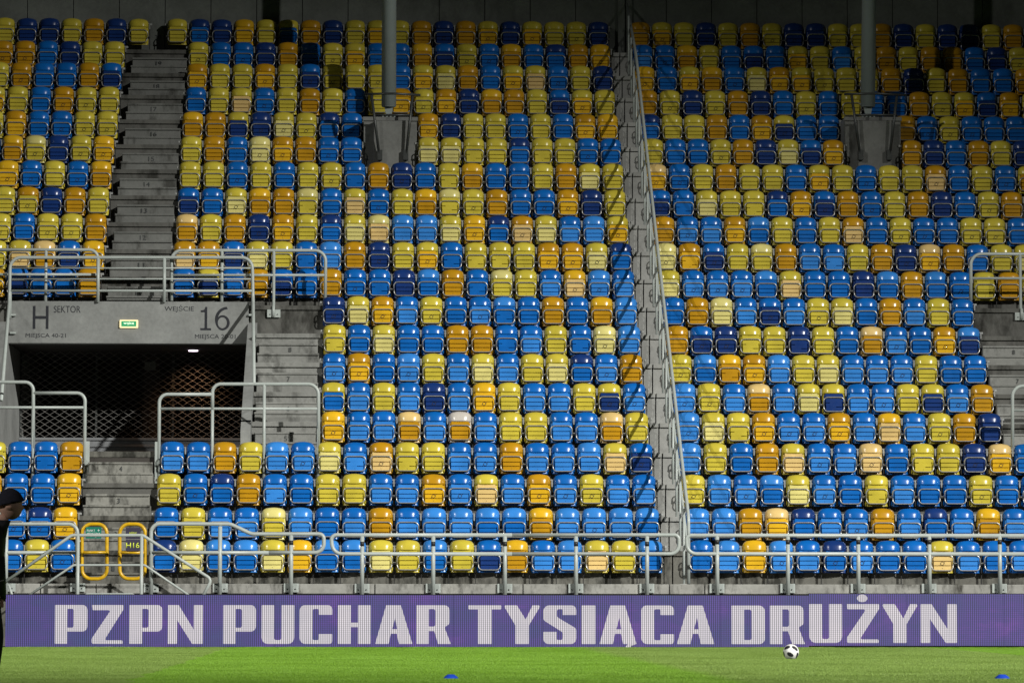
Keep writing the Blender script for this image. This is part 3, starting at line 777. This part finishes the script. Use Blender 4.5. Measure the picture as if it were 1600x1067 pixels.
# railing of row ten above the vomitory and the one around its opening
UY = FRONT[9] + .04; LY2 = LY - .045
ru = thing('parapet_railing', (-4.9, LY2, zl1), 'grey railing with four bars standing on the H 16 lintel', 'railing')
yb = [402.5, 419, 436, 454.5]
tpart(ru, 'top_rail', M_rail, fillet([at(2, 625, FRONT[4] + .1), at(14.5, 470, LY2), at(16, 402.5, LY2), at(394, 402.5, LY2), at(395.5, 470, LY2), at(397, 600, FRONT[4] + 1.0)], [0, .3, .22, .22, .3, 0], 7), .034)
for i, y in enumerate(yb[1:]):
    tpart(ru, 'bar', M_rail, pxp([(16, y), (394.5, y)], LY2), .016 if i < 2 else .027)
for x in (153.5, 257):
    a = at(x, 402.5, LY2); tpart(ru, 'post', M_rail, [a, (a.x, LY2, zl1 - .02)], .034)
for x in (16, 395):
    a = at(x, 454, LY2); tpart(ru, 'post', M_rail, [a, (a.x, LY2, zl1 - .35)], .030)
for x, s in ((20, 1), (393, -1)):
    for yy in (492, 520):
        q = at(x, yy, LY2 - .02); m = MB(); m.box(q.x - .06, q.x + .06, LY - .07, LY + .05, q.z - .02, q.z + .02, 0, .003); part(m, 'clamp', M_rail, ru)
def bent(name, label, pts, rads, mids, posts, Y, r=.034, z_end=None, group=None, plates=()):
    t_ = thing(name, (at(pts[len(pts) // 2][0], 500, Y).x, Y, z_end), label, 'railing', group)
    tpart(t_, 'top_rail', M_rail, fillet(pxp(pts, Y), rads, 8), r)
    for a_, b_ in mids: tpart(t_, 'middle_rail', M_rail, pxp([a_, b_], Y), .027)
    for x, y in posts:
        a_ = at(x, y, Y); tpart(t_, 'post', M_rail, [a_, (a_.x, Y, z_end)], .031)
    for x in plates:
        a_ = at(x, 480, Y); base_plate(t_, a_.x, Y - .055, z_end - .03, z_end + .17, .26)
    return t_
bent('row_railing', 'grey two bar railing behind the lintel left of the upper stairs', [(-80, 390.5), (153, 390.5), (153, 470)], [0, .18, 0], [((-80, 429), (153, 429))], [(72, 390.5)], UY, z_end=T(10))
bent('row_railing', 'grey two bar railing behind the lintel ending above the side stairs', [(268, 470), (268, 391.5), (509, 391.5), (508, 470)], [0, .2, .22, 0], [((268, 430), (508, 430))], [(347, 391.5)], UY, z_end=T(10))
a = at(428, 391.5, UY - .12)
for o in [o for o in bpy.data.objects if o.name == 'row_railing.001']:
    tpart(o, 'post', M_rail, [at(428, 391.5, UY), (at(428, 391, UY).x, UY, T(10) + .02), (at(428, 391, UY).x, UY - .11, T(10) - .02), (at(428, 391, UY).x, UY - .11, T(10) - .22)], .031)
    base_plate(o, at(428, 480, UY).x, UY - .10, T(10) - .24, T(10) - .08, .27)
bent('row_railing', 'grey two bar railing above the dark steps beside the right block', [(1517, 470), (1517, 397), (1700, 397.5)], [0, .22, 0], [((1517, 435), (1700, 435))], [], UY, z_end=T(10))
for o in [o for o in bpy.data.objects if o.name == 'row_railing.002']:
    q = at(1594, 397, UY); tpart(o, 'post', M_rail, [q, (q.x, UY, T(10) + .02), (q.x, UY - .11, T(10) - .02), (q.x, UY - .11, T(10) - .22)], .031)
    base_plate(o, q.x, UY - .10, T(10) - .24, T(10) - .08, .27)
BY = FRONT[4] - .10; zf = T(4) + .02
bent('entrance_railing', 'grey bent railing at the foot of the entrance, left of the steps', [(-80, 597), (52, 597), (52, 700)], [0, .16, 0], [((-80, 636.5), (133, 636.5))], [], BY, z_end=zf)
for o in [o for o in bpy.data.objects if o.name == 'entrance_railing']:
    for x in (52,):
        q = at(x, 640, BY); tpart(o, 'post', M_rail, [q, (q.x, BY, zf)], .034)
    tpart(o, 'lower_top_rail', M_rail, fillet([at(52, 614, BY), at(133, 614, BY), (at(133, 614, BY).x, BY, zf)], [0, .16, 0], 8), .034)
    q = at(136, 690, BY); m = MB(); m.box(q.x - .05, q.x + .05, BY - .02, BY + .02, T(4) - .35, at(136, 689, BY).z, 0, .004); part(m, 'foot_plate', M_rail, o)
bent('entrance_railing', 'grey bent railing at the foot of the entrance, right of the steps', [(332, 640), (332, 600), (497.5, 600), (497.5, 700)], [0, .16, .2, 0], [((249, 638.5), (497.5, 638.5))], [(332, 630), (413, 600)], BY, z_end=zf)
for o in [o for o in bpy.data.objects if o.name == 'entrance_railing.001']:
    q = at(497.5, 640, BY); tpart(o, 'post', M_rail, [q, (q.x, BY, zf)], .033)
    tpart(o, 'lower_top_rail', M_rail, fillet([at(332, 616, BY), at(249, 616, BY), (at(249, 616, BY).x, BY, zf)], [0, .16, 0], 8), .034)
    q = at(246, 690, BY); m = MB(); m.box(q.x - .05, q.x + .05, BY - .02, BY + .02, T(4) - .35, at(246, 690, BY).z, 0, .004); part(m, 'foot_plate', M_rail, o)
bent('entrance_railing', 'grey bent railing at the foot of the dark steps beside the right block', [(1582, 700), (1582, 603), (1700, 603)], [0, .2, 0], [((1582, 641), (1700, 641))], [], BY, z_end=zf)

# sloping fence between the two blocks of the stand
FX = 5.885
df = thing('divider_fence', (FX, RY, T(1)), 'sloping grey tube fence between the two seating blocks', 'fence')
def zt(Y):
    k = (Y - FRONT[1]) / .8 + 1
    k = max(0, min(18.999, k)); i = int(k); return TREAD[i] + (TREAD[i + 1] - TREAD[i]) * (k - i)
ends = [Yr(1) - .7] + [Yr(k) - .3 for k in range(2, 20, 3)] + [WY - .15]
top = [(FX, Y, zt(Y) + 1.25) for Y in ends]
tpart(df, 'top_rail', M_rail, fillet([(FX, ends[0], T(1))] + top, [0, .25] + [0] * (len(top) - 1), 6), .032)
for h in (.55,):
    tpart(df, 'middle_rail', M_rail, [(FX, Y, zt(Y) + h) for Y in ends], .024)
for k in range(1, 20):
    Y = Yr(k) - .40; tpart(df, 'post', M_rail, [(FX - .06, Y, T(k) - .15), (FX - .06, Y, zt(Y) + 1.20)], .022)
    m = MB(); m.box(FX - .14, FX + .02, Y - .05, Y + .05, T(k), T(k) + .012); part(m, 'foot', M_railbeam, df)

# ------------------------------------------------------------------ roof pillars with plinth and guard
def pillar(pxb, pxt, gx0, gx1, sx0, sx1, where):
    PY = ROW_Y[15] + .02; yt = 166
    a, b = at(pxb, yt, PY), at(pxt, 0, PY)
    d = (b - a) / (b.z - a.z)
    zp = at(pxb, 187, PY - .35).z
    t_ = thing('roof_pillar', (a.x, PY, zp), 'round grey steel roof pillar standing on its pin joint, ' + where, 'pillar', 'roof pillars')
    m = MB(); m.tube([a, a + d * 8.0], .160, 28); part(m, 'shaft', M_post, t_)
    m = MB(); m.tube([a - d * .02, a + d * .035], .150, 28); m.prism([(a.x - .10, a.z), (a.x + .10, a.z), (a.x + .05, zp + .10), (a.x - .05, zp + .10)], 1, PY - .03, PY + .03); part(m, 'pin_plate', M_post, t_)
    for i in (-1.5, -.5, .5, 1.5):
        m = MB(); m.box(a.x + i * .085 - .018, a.x + i * .085 + .018, PY - .11, PY + .11, zp - .01, zp + .12 + (.05 if abs(i) < 1 else 0), 0, .004); part(m, 'joint_lug', M_post, t_)
    m = MB(); m.tube([(a.x - .11, PY, zp + .12), (a.x + .11, PY, zp + .12)], .03, 8); part(m, 'pin', M_darksteel, t_)
    # plinth
    p_ = thing('pillar_plinth', (a.x, ROW_Y[14], T(14)), 'stepped concrete plinth under the roof pillar, ' + where, 'plinth', 'pillar plinths')
    x0, x1 = at(sx0, 200, PY - .4).x, at(sx1, 200, PY - .4).x; xm = (x0 + x1) / 2
    m = MB(); m.box(x0, x1, FRONT[15] - .05, PY + .42, T(16) - .5, zp, 0, .012); part(m, 'cap_block', M_plinth, p_)
    m = MB(); m.box(x0 - .02, x1 + .02, FRONT[15] - .085, FRONT[15] - .045, zp - .085, zp + .004, 0, .008); part(m, 'cap_lip', M_plinth, p_)
    m = MB(); m.box(xm - .36, xm + .38, FRONT[15] - .30, FRONT[15] - .045, T(15) - .1, zp - .10, 0, .015); part(m, 'front_block', M_plinth, p_)
    m = MB(); m.box(x0 + .05, x1 - .05, FRONT[14] - .03, FRONT[15] - .2, T(15) - .5, T(15) + .05, 0, .015); part(m, 'lower_block', M_plinth, p_)
    # dark guard frame leaning outward
    gy = FRONT[15] - .42
    g_ = thing('pillar_guard', ((at(gx0, 147, gy).x + at(gx1, 147, gy).x) / 2, gy, T(15)), 'dark flaring tube guard before the roof pillar, ' + where, 'guard rail', 'pillar guards')
    w = gx1 - gx0
    tpart(g_, 'top_rail', M_darksteel, [at(gx0, 147.5, gy - .1), at(gx0 + w * .5, 146.5, gy - .18), at(gx1, 149, gy - .1)], .026)
    tpart(g_, 'middle_rail', M_darksteel, pxp([(gx0 + w * .15, 180), (gx0 + w * .86, 180)], gy - .05), .024)
    for s0, s1 in ((.12, .27), (.86, .735)):
        q0, q1 = at(gx0 + w * s0, 148, gy - .1), at(gx0 + w * s1, 249, gy + .03)
        m = MB(); m.tube([q0, q1], .030, 8); m.box(q1.x - .055, q1.x + .055, gy - .01, gy + .14, q1.z - .02, q1.z + .20, 0, .004); part(m, 'leg', M_darksteel, g_)
pillar(607.5, 608, 570, 657, 568, 651, 'between the upper stairs and the sloping fence')
pillar(1356, 1358, 1319, 1415, 1317, 1404, 'right of the sloping fence')

# ------------------------------------------------------------------ LED board
BDY = 66.0
def led_mat(name, stops, s, vert=.62, cell=.034):
    m, nt, b = new_mat(name); p = wpos(nt); L = nt.links
    sep = N(nt, 'ShaderNodeSeparateXYZ'); L.new(p, sep.inputs[0])
    def grid(sock, period, lo, width):
        dv = N(nt, 'ShaderNodeMath', operation='DIVIDE'); dv.inputs[1].default_value = period; L.new(sock, dv.inputs[0])
        fr = N(nt, 'ShaderNodeMath', operation='FRACT'); L.new(dv.outputs[0], fr.inputs[0])
        r_ = ramp(nt, [(0, (lo, lo, lo)), (width * .5, (lo, lo, lo)), (width, (1, 1, 1)), (1 - width * .5, (1, 1, 1))]); r_.color_ramp.elements[3].color = (1, 1, 1, 1)
        L.new(fr.outputs[0], r_.inputs[0]); return r_.outputs[0]
    gx = grid(sep.outputs[0], cell, 1 - vert, .52); gz = grid(sep.outputs[2], cell, 1 - vert * .35, .45)
    mp = N(nt, 'ShaderNodeMapping'); mp.inputs['Scale'].default_value = (.55, 1, .9); L.new(p, mp.inputs[0])
    n1 = noise(nt, mp.outputs[0], 1.7, 3, .6); mp2 = N(nt, 'ShaderNodeMapping'); mp2.inputs['Scale'].default_value = (1, 1, 7); L.new(p, mp2.inputs[0])
    n2 = noise(nt, mp2.outputs[0], 5, 4, .7)
    av = N(nt, 'ShaderNodeMixRGB'); av.inputs[0].default_value = .3; L.new(n1.outputs[0], av.inputs[1]); L.new(n2.outputs[0], av.inputs[2])
    rc = ramp(nt, stops); L.new(av.outputs[0], rc.inputs[0])
    m1 = N(nt, 'ShaderNodeMixRGB', blend_type='MULTIPLY'); m1.inputs[0].default_value = 1; L.new(rc.outputs[0], m1.inputs[1]); L.new(gx, m1.inputs[2])
    m2 = N(nt, 'ShaderNodeMixRGB', blend_type='MULTIPLY'); m2.inputs[0].default_value = 1; L.new(m1.outputs[0], m2.inputs[1]); L.new(gz, m2.inputs[2])
    L.new(m2.outputs[0], b.inputs['Emission Color']); b.inputs['Emission Strength'].default_value = s
    b.inputs['Base Color'].default_value = (.012, .012, .014, 1); b.inputs['Roughness'].default_value = .6
    return m
M_led = led_mat('led_purple', [(.28, (.095, .13, .40)), (.42, (.10, .095, .37)), (.56, (.14, .085, .44)), (.72, (.29, .10, .60))], .80, .88)
M_ledw = led_mat('led_white', [(.3, (.80, .76, .84)), (.7, (.95, .88, .93))], .90, .74)
M_frame = simple('board_frame', (.015, .015, .02), .5)
Hc = 60.0
def outl(pts): return pts
def rr_(pts):
    """[(x, y, corner radius)] -> rounded polygon"""
    return [(p.x, p.y) for p in fillet([(x, y, 0) for x, y, r in pts], [r for x, y, r in pts], 4, closed=True)]
GL = {
 'P': ([rr_([(0, 0, 1), (20, 0, 1), (20, 19, 0), (52, 19, 8), (52, 60, 8), (0, 60, 1)]), rr_([(20, 25, 1), (20, 54, 1), (30, 54, 3), (30, 25, 3)])], 52),
 'Z': ([rr_([(0, 60, 1), (50, 60, 1.5), (50, 53, 4), (20, 5.5, 2), (49, 5.5, 2), (49, 0, 1), (0, 0, 3), (0, 8, 6), (30, 52, 2), (1, 52, 2)])], 50),
 'N': ([rr_([(0, 0, 1), (0, 60, 1), (17, 60, 1), (41, 22, 0), (41, 60, 1), (55.5, 60, 1), (55.5, 0, 1), (38.5, 0, 1), (14.5, 37, 0), (14.5, 0, 1)])], 55.5),
 'U': ([rr_([(0, 60, 1), (20, 60, 1), (20, 6, 3), (31, 6, 3), (31, 60, 1), (51.5, 60, 1), (51.5, 0, 10), (0, 0, 10)])], 51.5),
 'C': ([rr_([(51, 0, 5), (51, 15.5, 1), (30, 15.5, 1), (30, 6, 2), (20, 6, 3), (20, 54, 3), (30, 54, 2), (30, 45, 1), (51, 45, 1), (51, 60, 7), (0, 60, 8), (0, 0, 9)])], 51),
 'H': ([rr_([(0, 0, 1), (0, 60, 1), (20, 60, 1), (20, 33, 0), (31, 33, 0), (31, 60, 1), (51, 60, 1), (51, 0, 1), (31, 0, 1), (31, 26, 0), (20, 26, 0), (20, 0, 1)])], 51),
 'A': ([rr_([(0, 0, 1), (17, 60, 1), (40, 60, 1), (58, 0, 1), (37, 0, 1), (33.5, 16, 0), (24.5, 16, 0), (21, 0, 1)]), rr_([(26.5, 23, 0), (34, 23, 0), (31.3, 41, 0)])], 58),
 'R': ([rr_([(0, 0, 1), (0, 60, 1), (52, 60, 8), (52, 31, 5), (44, 26, 3), (54, 0, 1), (34, 0, 1), (28, 20, 1), (19.5, 20, 0), (19.5, 0, 1)]), rr_([(19.5, 27, 1), (19.5, 54, 1), (29.5, 54, 3), (29.5, 27, 3)])], 54),
 'T': ([rr_([(0, 60, 1), (52, 60, 1), (52, 53.5, 2), (37, 53.5, 0), (37, 0, 1), (15, 0, 1), (15, 53.5, 0), (0, 53.5, 2)])], 52),
 'Y': ([rr_([(0, 60, 2), (21, 60, 1), (34.5, 38, 0), (45, 60, 1), (58, 60, 2), (39.5, 29, 0), (39.5, 0, 1), (18.5, 0, 1), (18.5, 29, 0)])], 58),
 'S': ([rr_([(30, 45, 0), (51, 45, 1), (51, 60, 9), (0, 60, 9), (0, 37, 6), (30, 18, 4), (30, 6.5, 3), (20.5, 6.5, 2), (20.5, 19, 0), (0, 19, 1), (0, 0, 8), (51, 0, 9), (51, 24, 6), (21, 42, 4), (21, 54, 3), (30, 54, 2)])], 51),
 'I': ([rr_([(0, 0, 1), (0, 60, 1), (21, 60, 1), (21, 0, 1)])], 21),
 'D': ([rr_([(0, 0, 1), (0, 60, 1), (52, 60, 9), (52, 0, 9)]), rr_([(20, 6.5, 1), (20, 53.5, 1), (31, 53.5, 3), (31, 6.5, 3)])], 52),
}
GL['Ą'] = (GL['A'][0] + [rr_([(44, -.1, 0), (57.5, -.1, 0), (49, -2.6, 1), (49.5, -5.6, 1), (39.5, -5.8, 1)])], 58)
GL['Ż'] = (GL['Z'][0] + [[(24 + 8 * math.cos(2 * math.pi * i / 20), 69 + 6 * math.sin(2 * math.pi * i / 20)) for i in range(20)]], 50)
def glyph_mesh(ch, w, h):
    cu = bpy.data.curves.new('g', 'CURVE'); cu.dimensions = '2D'; cu.fill_mode = 'BOTH'; cu.extrude = .0015
    polys, gw = GL[ch]
    for poly in polys:
        sp = cu.splines.new('POLY'); sp.points.add(len(poly) - 1); sp.use_cyclic_u = True
        for i, (x, y) in enumerate(poly): sp.points[i].co = (x / gw * w, y / 60.0 * h, 0, 1)
    o = bpy.data.objects.new('g', cu); col.objects.link(o); bpy.context.view_layer.update()
    me = bpy.data.meshes.new_from_object(o.evaluated_get(bpy.context.evaluated_depsgraph_get())); bpy.data.objects.remove(o)
    for v in me.vertices: v.co = (v.co.x, -v.co.z, v.co.y)
    me.materials.clear(); me.materials.append(M_ledw); me.name = 'letter'
    return me
def board(name, px0, px1, dpy, label, words):
    a, b = at(px0, 1011.5 + dpy, BDY), at(px1, 928.5 + dpy, BDY)
    z0, z1 = max(.004, at((px0 + px1) / 2, 1011 + dpy, BDY).z), at((px0 + px1) / 2, 928.3 + dpy, BDY).z
    bd = thing(name, ((a.x + b.x) / 2, BDY, 0), label, 'advertising board')
    m = MB(); m.box(a.x, b.x, BDY, BDY + .09, z0, z1, 0, .004); part(m, 'cabinet', M_frame, bd)
    # one LED screen face per cabinet, butted together
    n = max(1, round((b.x - a.x) / 1.6)); w = (b.x - a.x) / n
    scr = None
    for i in range(n):
        m = MB(); m.box(a.x + w * i + .002, a.x + w * (i + 1) - .002, BDY - .010, BDY + .002, z0 + .012, z1 - .012); s_ = part(m, 'screen', M_led, bd)
    for ch, x0, x1 in words:
        p0, p1 = at(x0, 1005.5 + dpy, BDY), at(x1, 945 + dpy, BDY)
        zc0, zc1 = at((px0 + px1) / 2, 1005.5 + dpy, BDY).z, at((px0 + px1) / 2, 945 + dpy, BDY).z
        me = glyph_mesh(ch, p1.x - p0.x, zc1 - zc0)
        o = link('letter', me, bd); o.location = (p0.x, BDY - .013, zc0); o.matrix_parent_inverse = Matrix.Translation(-bd.location)
    return bd
W1 = [('P', 85.5, 137), ('Z', 143, 193), ('P', 202, 254), ('N', 262, 317.5), ('P', 348.5, 400), ('U', 408.5, 460), ('C', 468, 519.5), ('H', 528, 579.5), ('A', 586, 644.5), ('R', 650.5, 704.5),
      ('T', 731.5, 783.5), ('Y', 786.5, 845), ('S', 849, 900.5), ('I', 909, 930.5), ('Ą', 936.5, 994.5), ('C', 1002, 1053), ('A', 1057.5, 1116), ('D', 1143, 1195), ('R', 1203, 1257.5)]
W2 = [('U', 1264.5, 1315.5), ('Ż', 1323, 1373.5), ('Y', 1377.5, 1434.5), ('N', 1438.5, 1494.5)]
board('led_board', 8, 1264, 0, 'purple LED advertising board reading PZPN PUCHAR TYSIĄCA DR', W1)
board('led_board', 1264.3, 1720, -1.6, 'purple LED advertising board reading UŻYN, the end of DRUŻYN', W2)

# ------------------------------------------------------------------ football and marker cones
def football():
    r = .111; c = Vector((at(1236, 1020, 52.0).x, 52.0, r + .004))
    bm = bmesh.new(); bmesh.ops.create_icosphere(bm, subdivisions=5, radius=r)
    rt = (5 ** .5 + 1) / 2; rot = Matrix.Rotation(R(20), 3, 'Z') @ Matrix.Rotation(R(28), 3, 'X') @ Matrix.Rotation(R(10), 3, 'Y')
    dirs = []
    for s in (-1, 1):
        for u in (-1, 1): dirs += [Vector((0, s, u * rt)), Vector((s, u * rt, 0)), Vector((u * rt, 0, s))]
    frames = []
    for i, d in enumerate(dirs):
        d = rot @ d.normalized(); t = d.cross(Vector((.3, .8, .5))).normalized(); w = d.cross(t); frames.append((d, t, w))
    for f in bm.faces:
        n_ = f.calc_center_median().normalized(); f.smooth = True
        for d, t, w in frames:
            if n_.dot(d) > .8 and (n_.dot(t) / .44) ** 2 + (n_.dot(w) / .26) ** 2 < 1: f.material_index = 1; break
    me = bpy.data.meshes.new('football'); bm.to_mesh(me); bm.free()
    me.materials.append(simple('ball_white', (.80, .80, .79), .35, 0, .03)); me.materials.append(simple('ball_black', (.02, .02, .025), .4, 0, .5, 60))
    o = link('football', me); o.location = c
    tag(o, 'white football with black patches lying on the grass by the board', 'football')
football()
def cone(px, py, Y, where):
    c = at(px, py, Y); m = MB(); n = 28
    prof = [(.088, .010), (.083, .018), (.062, .040), (.036, .058), (.024, .061), (.024, .055), (.033, .051), (.058, .034), (.080, .010)]
    vs = [(p * math.cos(2 * math.pi * i / n), p * math.sin(2 * math.pi * i / n), z) for p, z in prof for i in range(n)]
    fs = [(j * n + i, j * n + (i + 1) % n, ((j + 1) % len(prof)) * n + (i + 1) % n, ((j + 1) % len(prof)) * n + i) for j in range(len(prof)) for i in range(n)]
    m.add(vs, fs, 0, True); o = m.build('marker_cone', simple('cone_blue', (.015, .07, .55), .4)); o.location = (c.x, Y, 0)
    tag(o, 'low blue plastic marker cone on the grass ' + where, 'cone', 'marker cones on the pitch')
cone(704.5, 1060, 38.6, 'before the letter T'); cone(1566, 1060, 38.6, 'right of the football')

# ------------------------------------------------------------------ person walking past on the left
def person():
    Y = 31.2; k = 5810 / Y
    hx = at(17, 790, Y).x; hz = at(21, 790, Y).z           # middle of the head
    x0 = hx - .135; S = (hz + .115) / 1.745
    root = empty('person', (x0, Y, 0))
    tag(root, 'person in dark beanie and black jacket walking past the board', 'person')
    J = {'pel': (-.06, 0, .96), 'wa': (-.05, 0, 1.10), 'ch': (-.055, 0, 1.30), 'nk': (.045, 0, 1.48), 'hd': (.105, 0, 1.55),
         'lh': (-.06, .10, .92), 'lk': (.02, .10, .52), 'la': (-.02, .10, .09), 'lt': (.14, .11, .035),
         'rh': (-.06, -.10, .92), 'rk': (-.02, -.10, .52), 'ra': (-.10, -.10, .09), 'rt': (.06, -.11, .035),
         'ls': (-.07, .17, 1.40), 'le': (-.12, .24, 1.15), 'lw': (-.01, .23, .94),
         'rs': (-.07, -.17, 1.40), 're': (-.13, -.25, 1.15), 'rw': (-.01, -.25, .94)}
    rad = {'pel': .15, 'wa': .15, 'ch': .165, 'nk': .062, 'hd': .055, 'lh': .10, 'lk': .068, 'la': .05, 'lt': .04, 'rh': .10, 'rk': .068, 'ra': .05, 'rt': .04,
           'ls': .085, 'le': .062, 'lw': .045, 'rs': .085, 're': .062, 'rw': .045}
    E = [('pel', 'wa'), ('wa', 'ch'), ('ch', 'nk'), ('nk', 'hd'), ('pel', 'lh'), ('lh', 'lk'), ('lk', 'la'), ('la', 'lt'), ('pel', 'rh'), ('rh', 'rk'), ('rk', 'ra'), ('ra', 'rt'),
         ('ch', 'ls'), ('ls', 'le'), ('le', 'lw'), ('ch', 'rs'), ('rs', 're'), ('re', 'rw')]
    # hands: palm and five bent fingers each
    for s, sy in (('l', 1), ('r', -1)):
        w = Vector(J[s + 'w']); p = w + Vector((.03, 0, -.075)); J[s + 'p'] = tuple(p); rad[s + 'p'] = .036; E.append((s + 'w', s + 'p'))
        for i, (ox, ln) in enumerate(((-.030, .055), (-.010, .070), (.010, .075), (.028, .068))):
            a = p + Vector((ox * .9 + .006, 0, -.035)); b = a + Vector((.004, -sy * .012, -ln * .5)); c = b + Vector((.002, -sy * .022, -ln * .42))
            for q, v in zip('abc', (a, b, c)): J[f'{s}{i}{q}'] = tuple(v); rad[f'{s}{i}{q}'] = .0095
            E += [(s + 'p', f'{s}{i}a'), (f'{s}{i}a', f'{s}{i}b'), (f'{s}{i}b', f'{s}{i}c')]
        a = p + Vector((.040, -sy * .01, .015)); b = a + Vector((.016, -sy * .012, -.035))
        J[s + 'ta'] = tuple(a); J[s + 'tb'] = tuple(b); rad[s + 'ta'] = .011; rad[s + 'tb'] = .0095; E += [(s + 'p', s + 'ta'), (s + 'ta', s + 'tb')]
    names = list(J); me = bpy.data.meshes.new('skel')
    me.from_pydata([tuple(c * S for c in J[n_]) for n_ in names], [(names.index(a), names.index(b)) for a, b in E], [])
    o = bpy.data.objects.new('skel', me); col.objects.link(o)
    md = o.modifiers.new('skin', 'SKIN'); md.use_smooth_shade = True
    for i, n_ in enumerate(names):
        r_ = rad[n_] * S; v = me.skin_vertices[0].data[i]
        v.radius = (r_ * (.78 if n_ in ('pel', 'wa', 'ch') else 1), r_); v.use_root = n_ == 'pel'
    sd = o.modifiers.new('sub', 'SUBSURF'); sd.levels = 2; sd.render_levels = 2
    bpy.context.view_layer.update()
    body = bpy.data.meshes.new_from_object(o.evaluated_get(bpy.context.evaluated_depsgraph_get())); bpy.data.objects.remove(o)
    bm = bmesh.new(); bm.from_mesh(body)
    for f in bm.faces:
        c = f.calc_center_median(); f.smooth = True
        f.material_index = 1 if (c.z > 1.485 * S or (c.z < .90 * S and c.z > .70 * S and abs(c.y) > .19 * S)) else 0
    # head with profile: brow, nose, lips, chin, ear
    hc = Vector((.135, 0, 1.628)) * S
    n0 = len(bm.verts); ret = bmesh.ops.create_uvsphere(bm, u_segments=40, v_segments=32, radius=1)
    for v in ret['verts']:
        p = v.co.copy(); x, y, z = p
        q = Vector((x * .098, y * .076, z * .118))
        if x > 0:
            front = max(0, x) ** 2 * math.exp(-(y / .20) ** 2)
            q.x += front * (.021 * math.exp(-((z + .16) / .16) ** 2) + .006 * math.exp(-((z - .22) / .10) ** 2) + .006 * math.exp(-((z + .52) / .10) ** 2) + .008 * math.exp(-((z + .80) / .16) ** 2) - .006 * math.exp(-((z - .06) / .06) ** 2))
            for sy in (-1, 1): q.x -= .012 * math.exp(-((y - sy * .38) / .14) ** 2 - ((z - .04) / .10) ** 2)
        if z < -.3: q.y *= 1 - .25 * (-z - .3); q.x += .012 * (-z - .3)
        if abs(y) > .75 and abs(x + .05) < .28 and abs(z + .02) < .26: q.y += math.copysign(.016, y)
        v.co = q * S + hc
    for v in ret['verts']:
        for f in v.link_faces: f.material_index = 1; f.smooth = True
    bm.to_mesh(body); bm.free(); body.name = 'body'
    m_j = simple('black_jacket', (.012, .013, .016), .6, 0, .4, 14); m_s = simple('skin', (.62, .38, .29), .5, 0, .08)
    body.materials.append(m_j); body.materials.append(m_s)
    link('body', body, root)
    # beanie with folded brim
    bm = bmesh.new(); bmesh.ops.create_uvsphere(bm, u_segments=40, v_segments=24, radius=1)
    bmesh.ops.bisect_plane(bm, geom=bm.verts[:] + bm.edges[:] + bm.faces[:], plane_co=(0, 0, .10), plane_no=(-.20, 0, 1), clear_inner=True)
    for v in bm.verts:
        x, y, z = v.co; k2 = 1.0 + (.05 if z < .45 else 0); rib = 1 + .008 * math.sin(math.atan2(y, x) * 36)
        v.co = Vector((x * .113 * k2 * rib - .004, y * .092 * k2 * rib, z * .138 + .002)) * S + hc
    for f in bm.faces: f.smooth = True
    hm = bpy.data.meshes.new('beanie'); bm.to_mesh(hm); bm.free(); hm.materials.append(simple('navy_wool', (.010, .010, .022), .9, 0, .4, 40))
    ho = link('beanie', hm, root); sl = ho.modifiers.new('s', 'SOLIDIFY'); sl.thickness = .008; sl.offset = 1
    # jacket collar and light stripe on the hem pocket
    m = MB(); n = 20
    for j, (z, r_) in enumerate(((1.44, .088), (1.50, .080), (1.535, .076))): pass
    vs = [((.020 + (z - 1.44) * .55 + r_ * math.cos(2 * math.pi * i / n)) * S, r_ * .95 * math.sin(2 * math.pi * i / n) * S, z * S) for z, r_ in ((1.36, .115), (1.44, .085), (1.505, .074)) for i in range(n)]
    fs = [(j * n + i, j * n + (i + 1) % n, (j + 1) * n + (i + 1) % n, (j + 1) * n + i) for j in range(2) for i in range(n)]
    m.add(vs, fs, 0, True); co = m.build('collar', m_j, root); sl = co.modifiers.new('s', 'SOLIDIFY'); sl.thickness = .01
    # hem of the jacket
    vs = []
    for z, rx, ry in ((1.20, .140, .180), (1.00, .150, .190), (.84, .155, .195)):
        vs += [((-.048 + rx * math.cos(2 * math.pi * i / n)) * S, ry * math.sin(2 * math.pi * i / n) * S, z * S) for i in range(n)]
    m = MB(); m.add(vs, fs, 0, True); jo = m.build('jacket_skirt', m_j, root); sl = jo.modifiers.new('s', 'SOLIDIFY'); sl.thickness = .012
    m = MB(); m.tube([((.04 + .02 * i) * S, (-.205 + .012 * i) * S, (.98 + .006 * i) * S) for i in range(4)], .005, 5); m.build('reflective_stripe', simple('stripe', (.6, .6, .6), .4), root)
person()
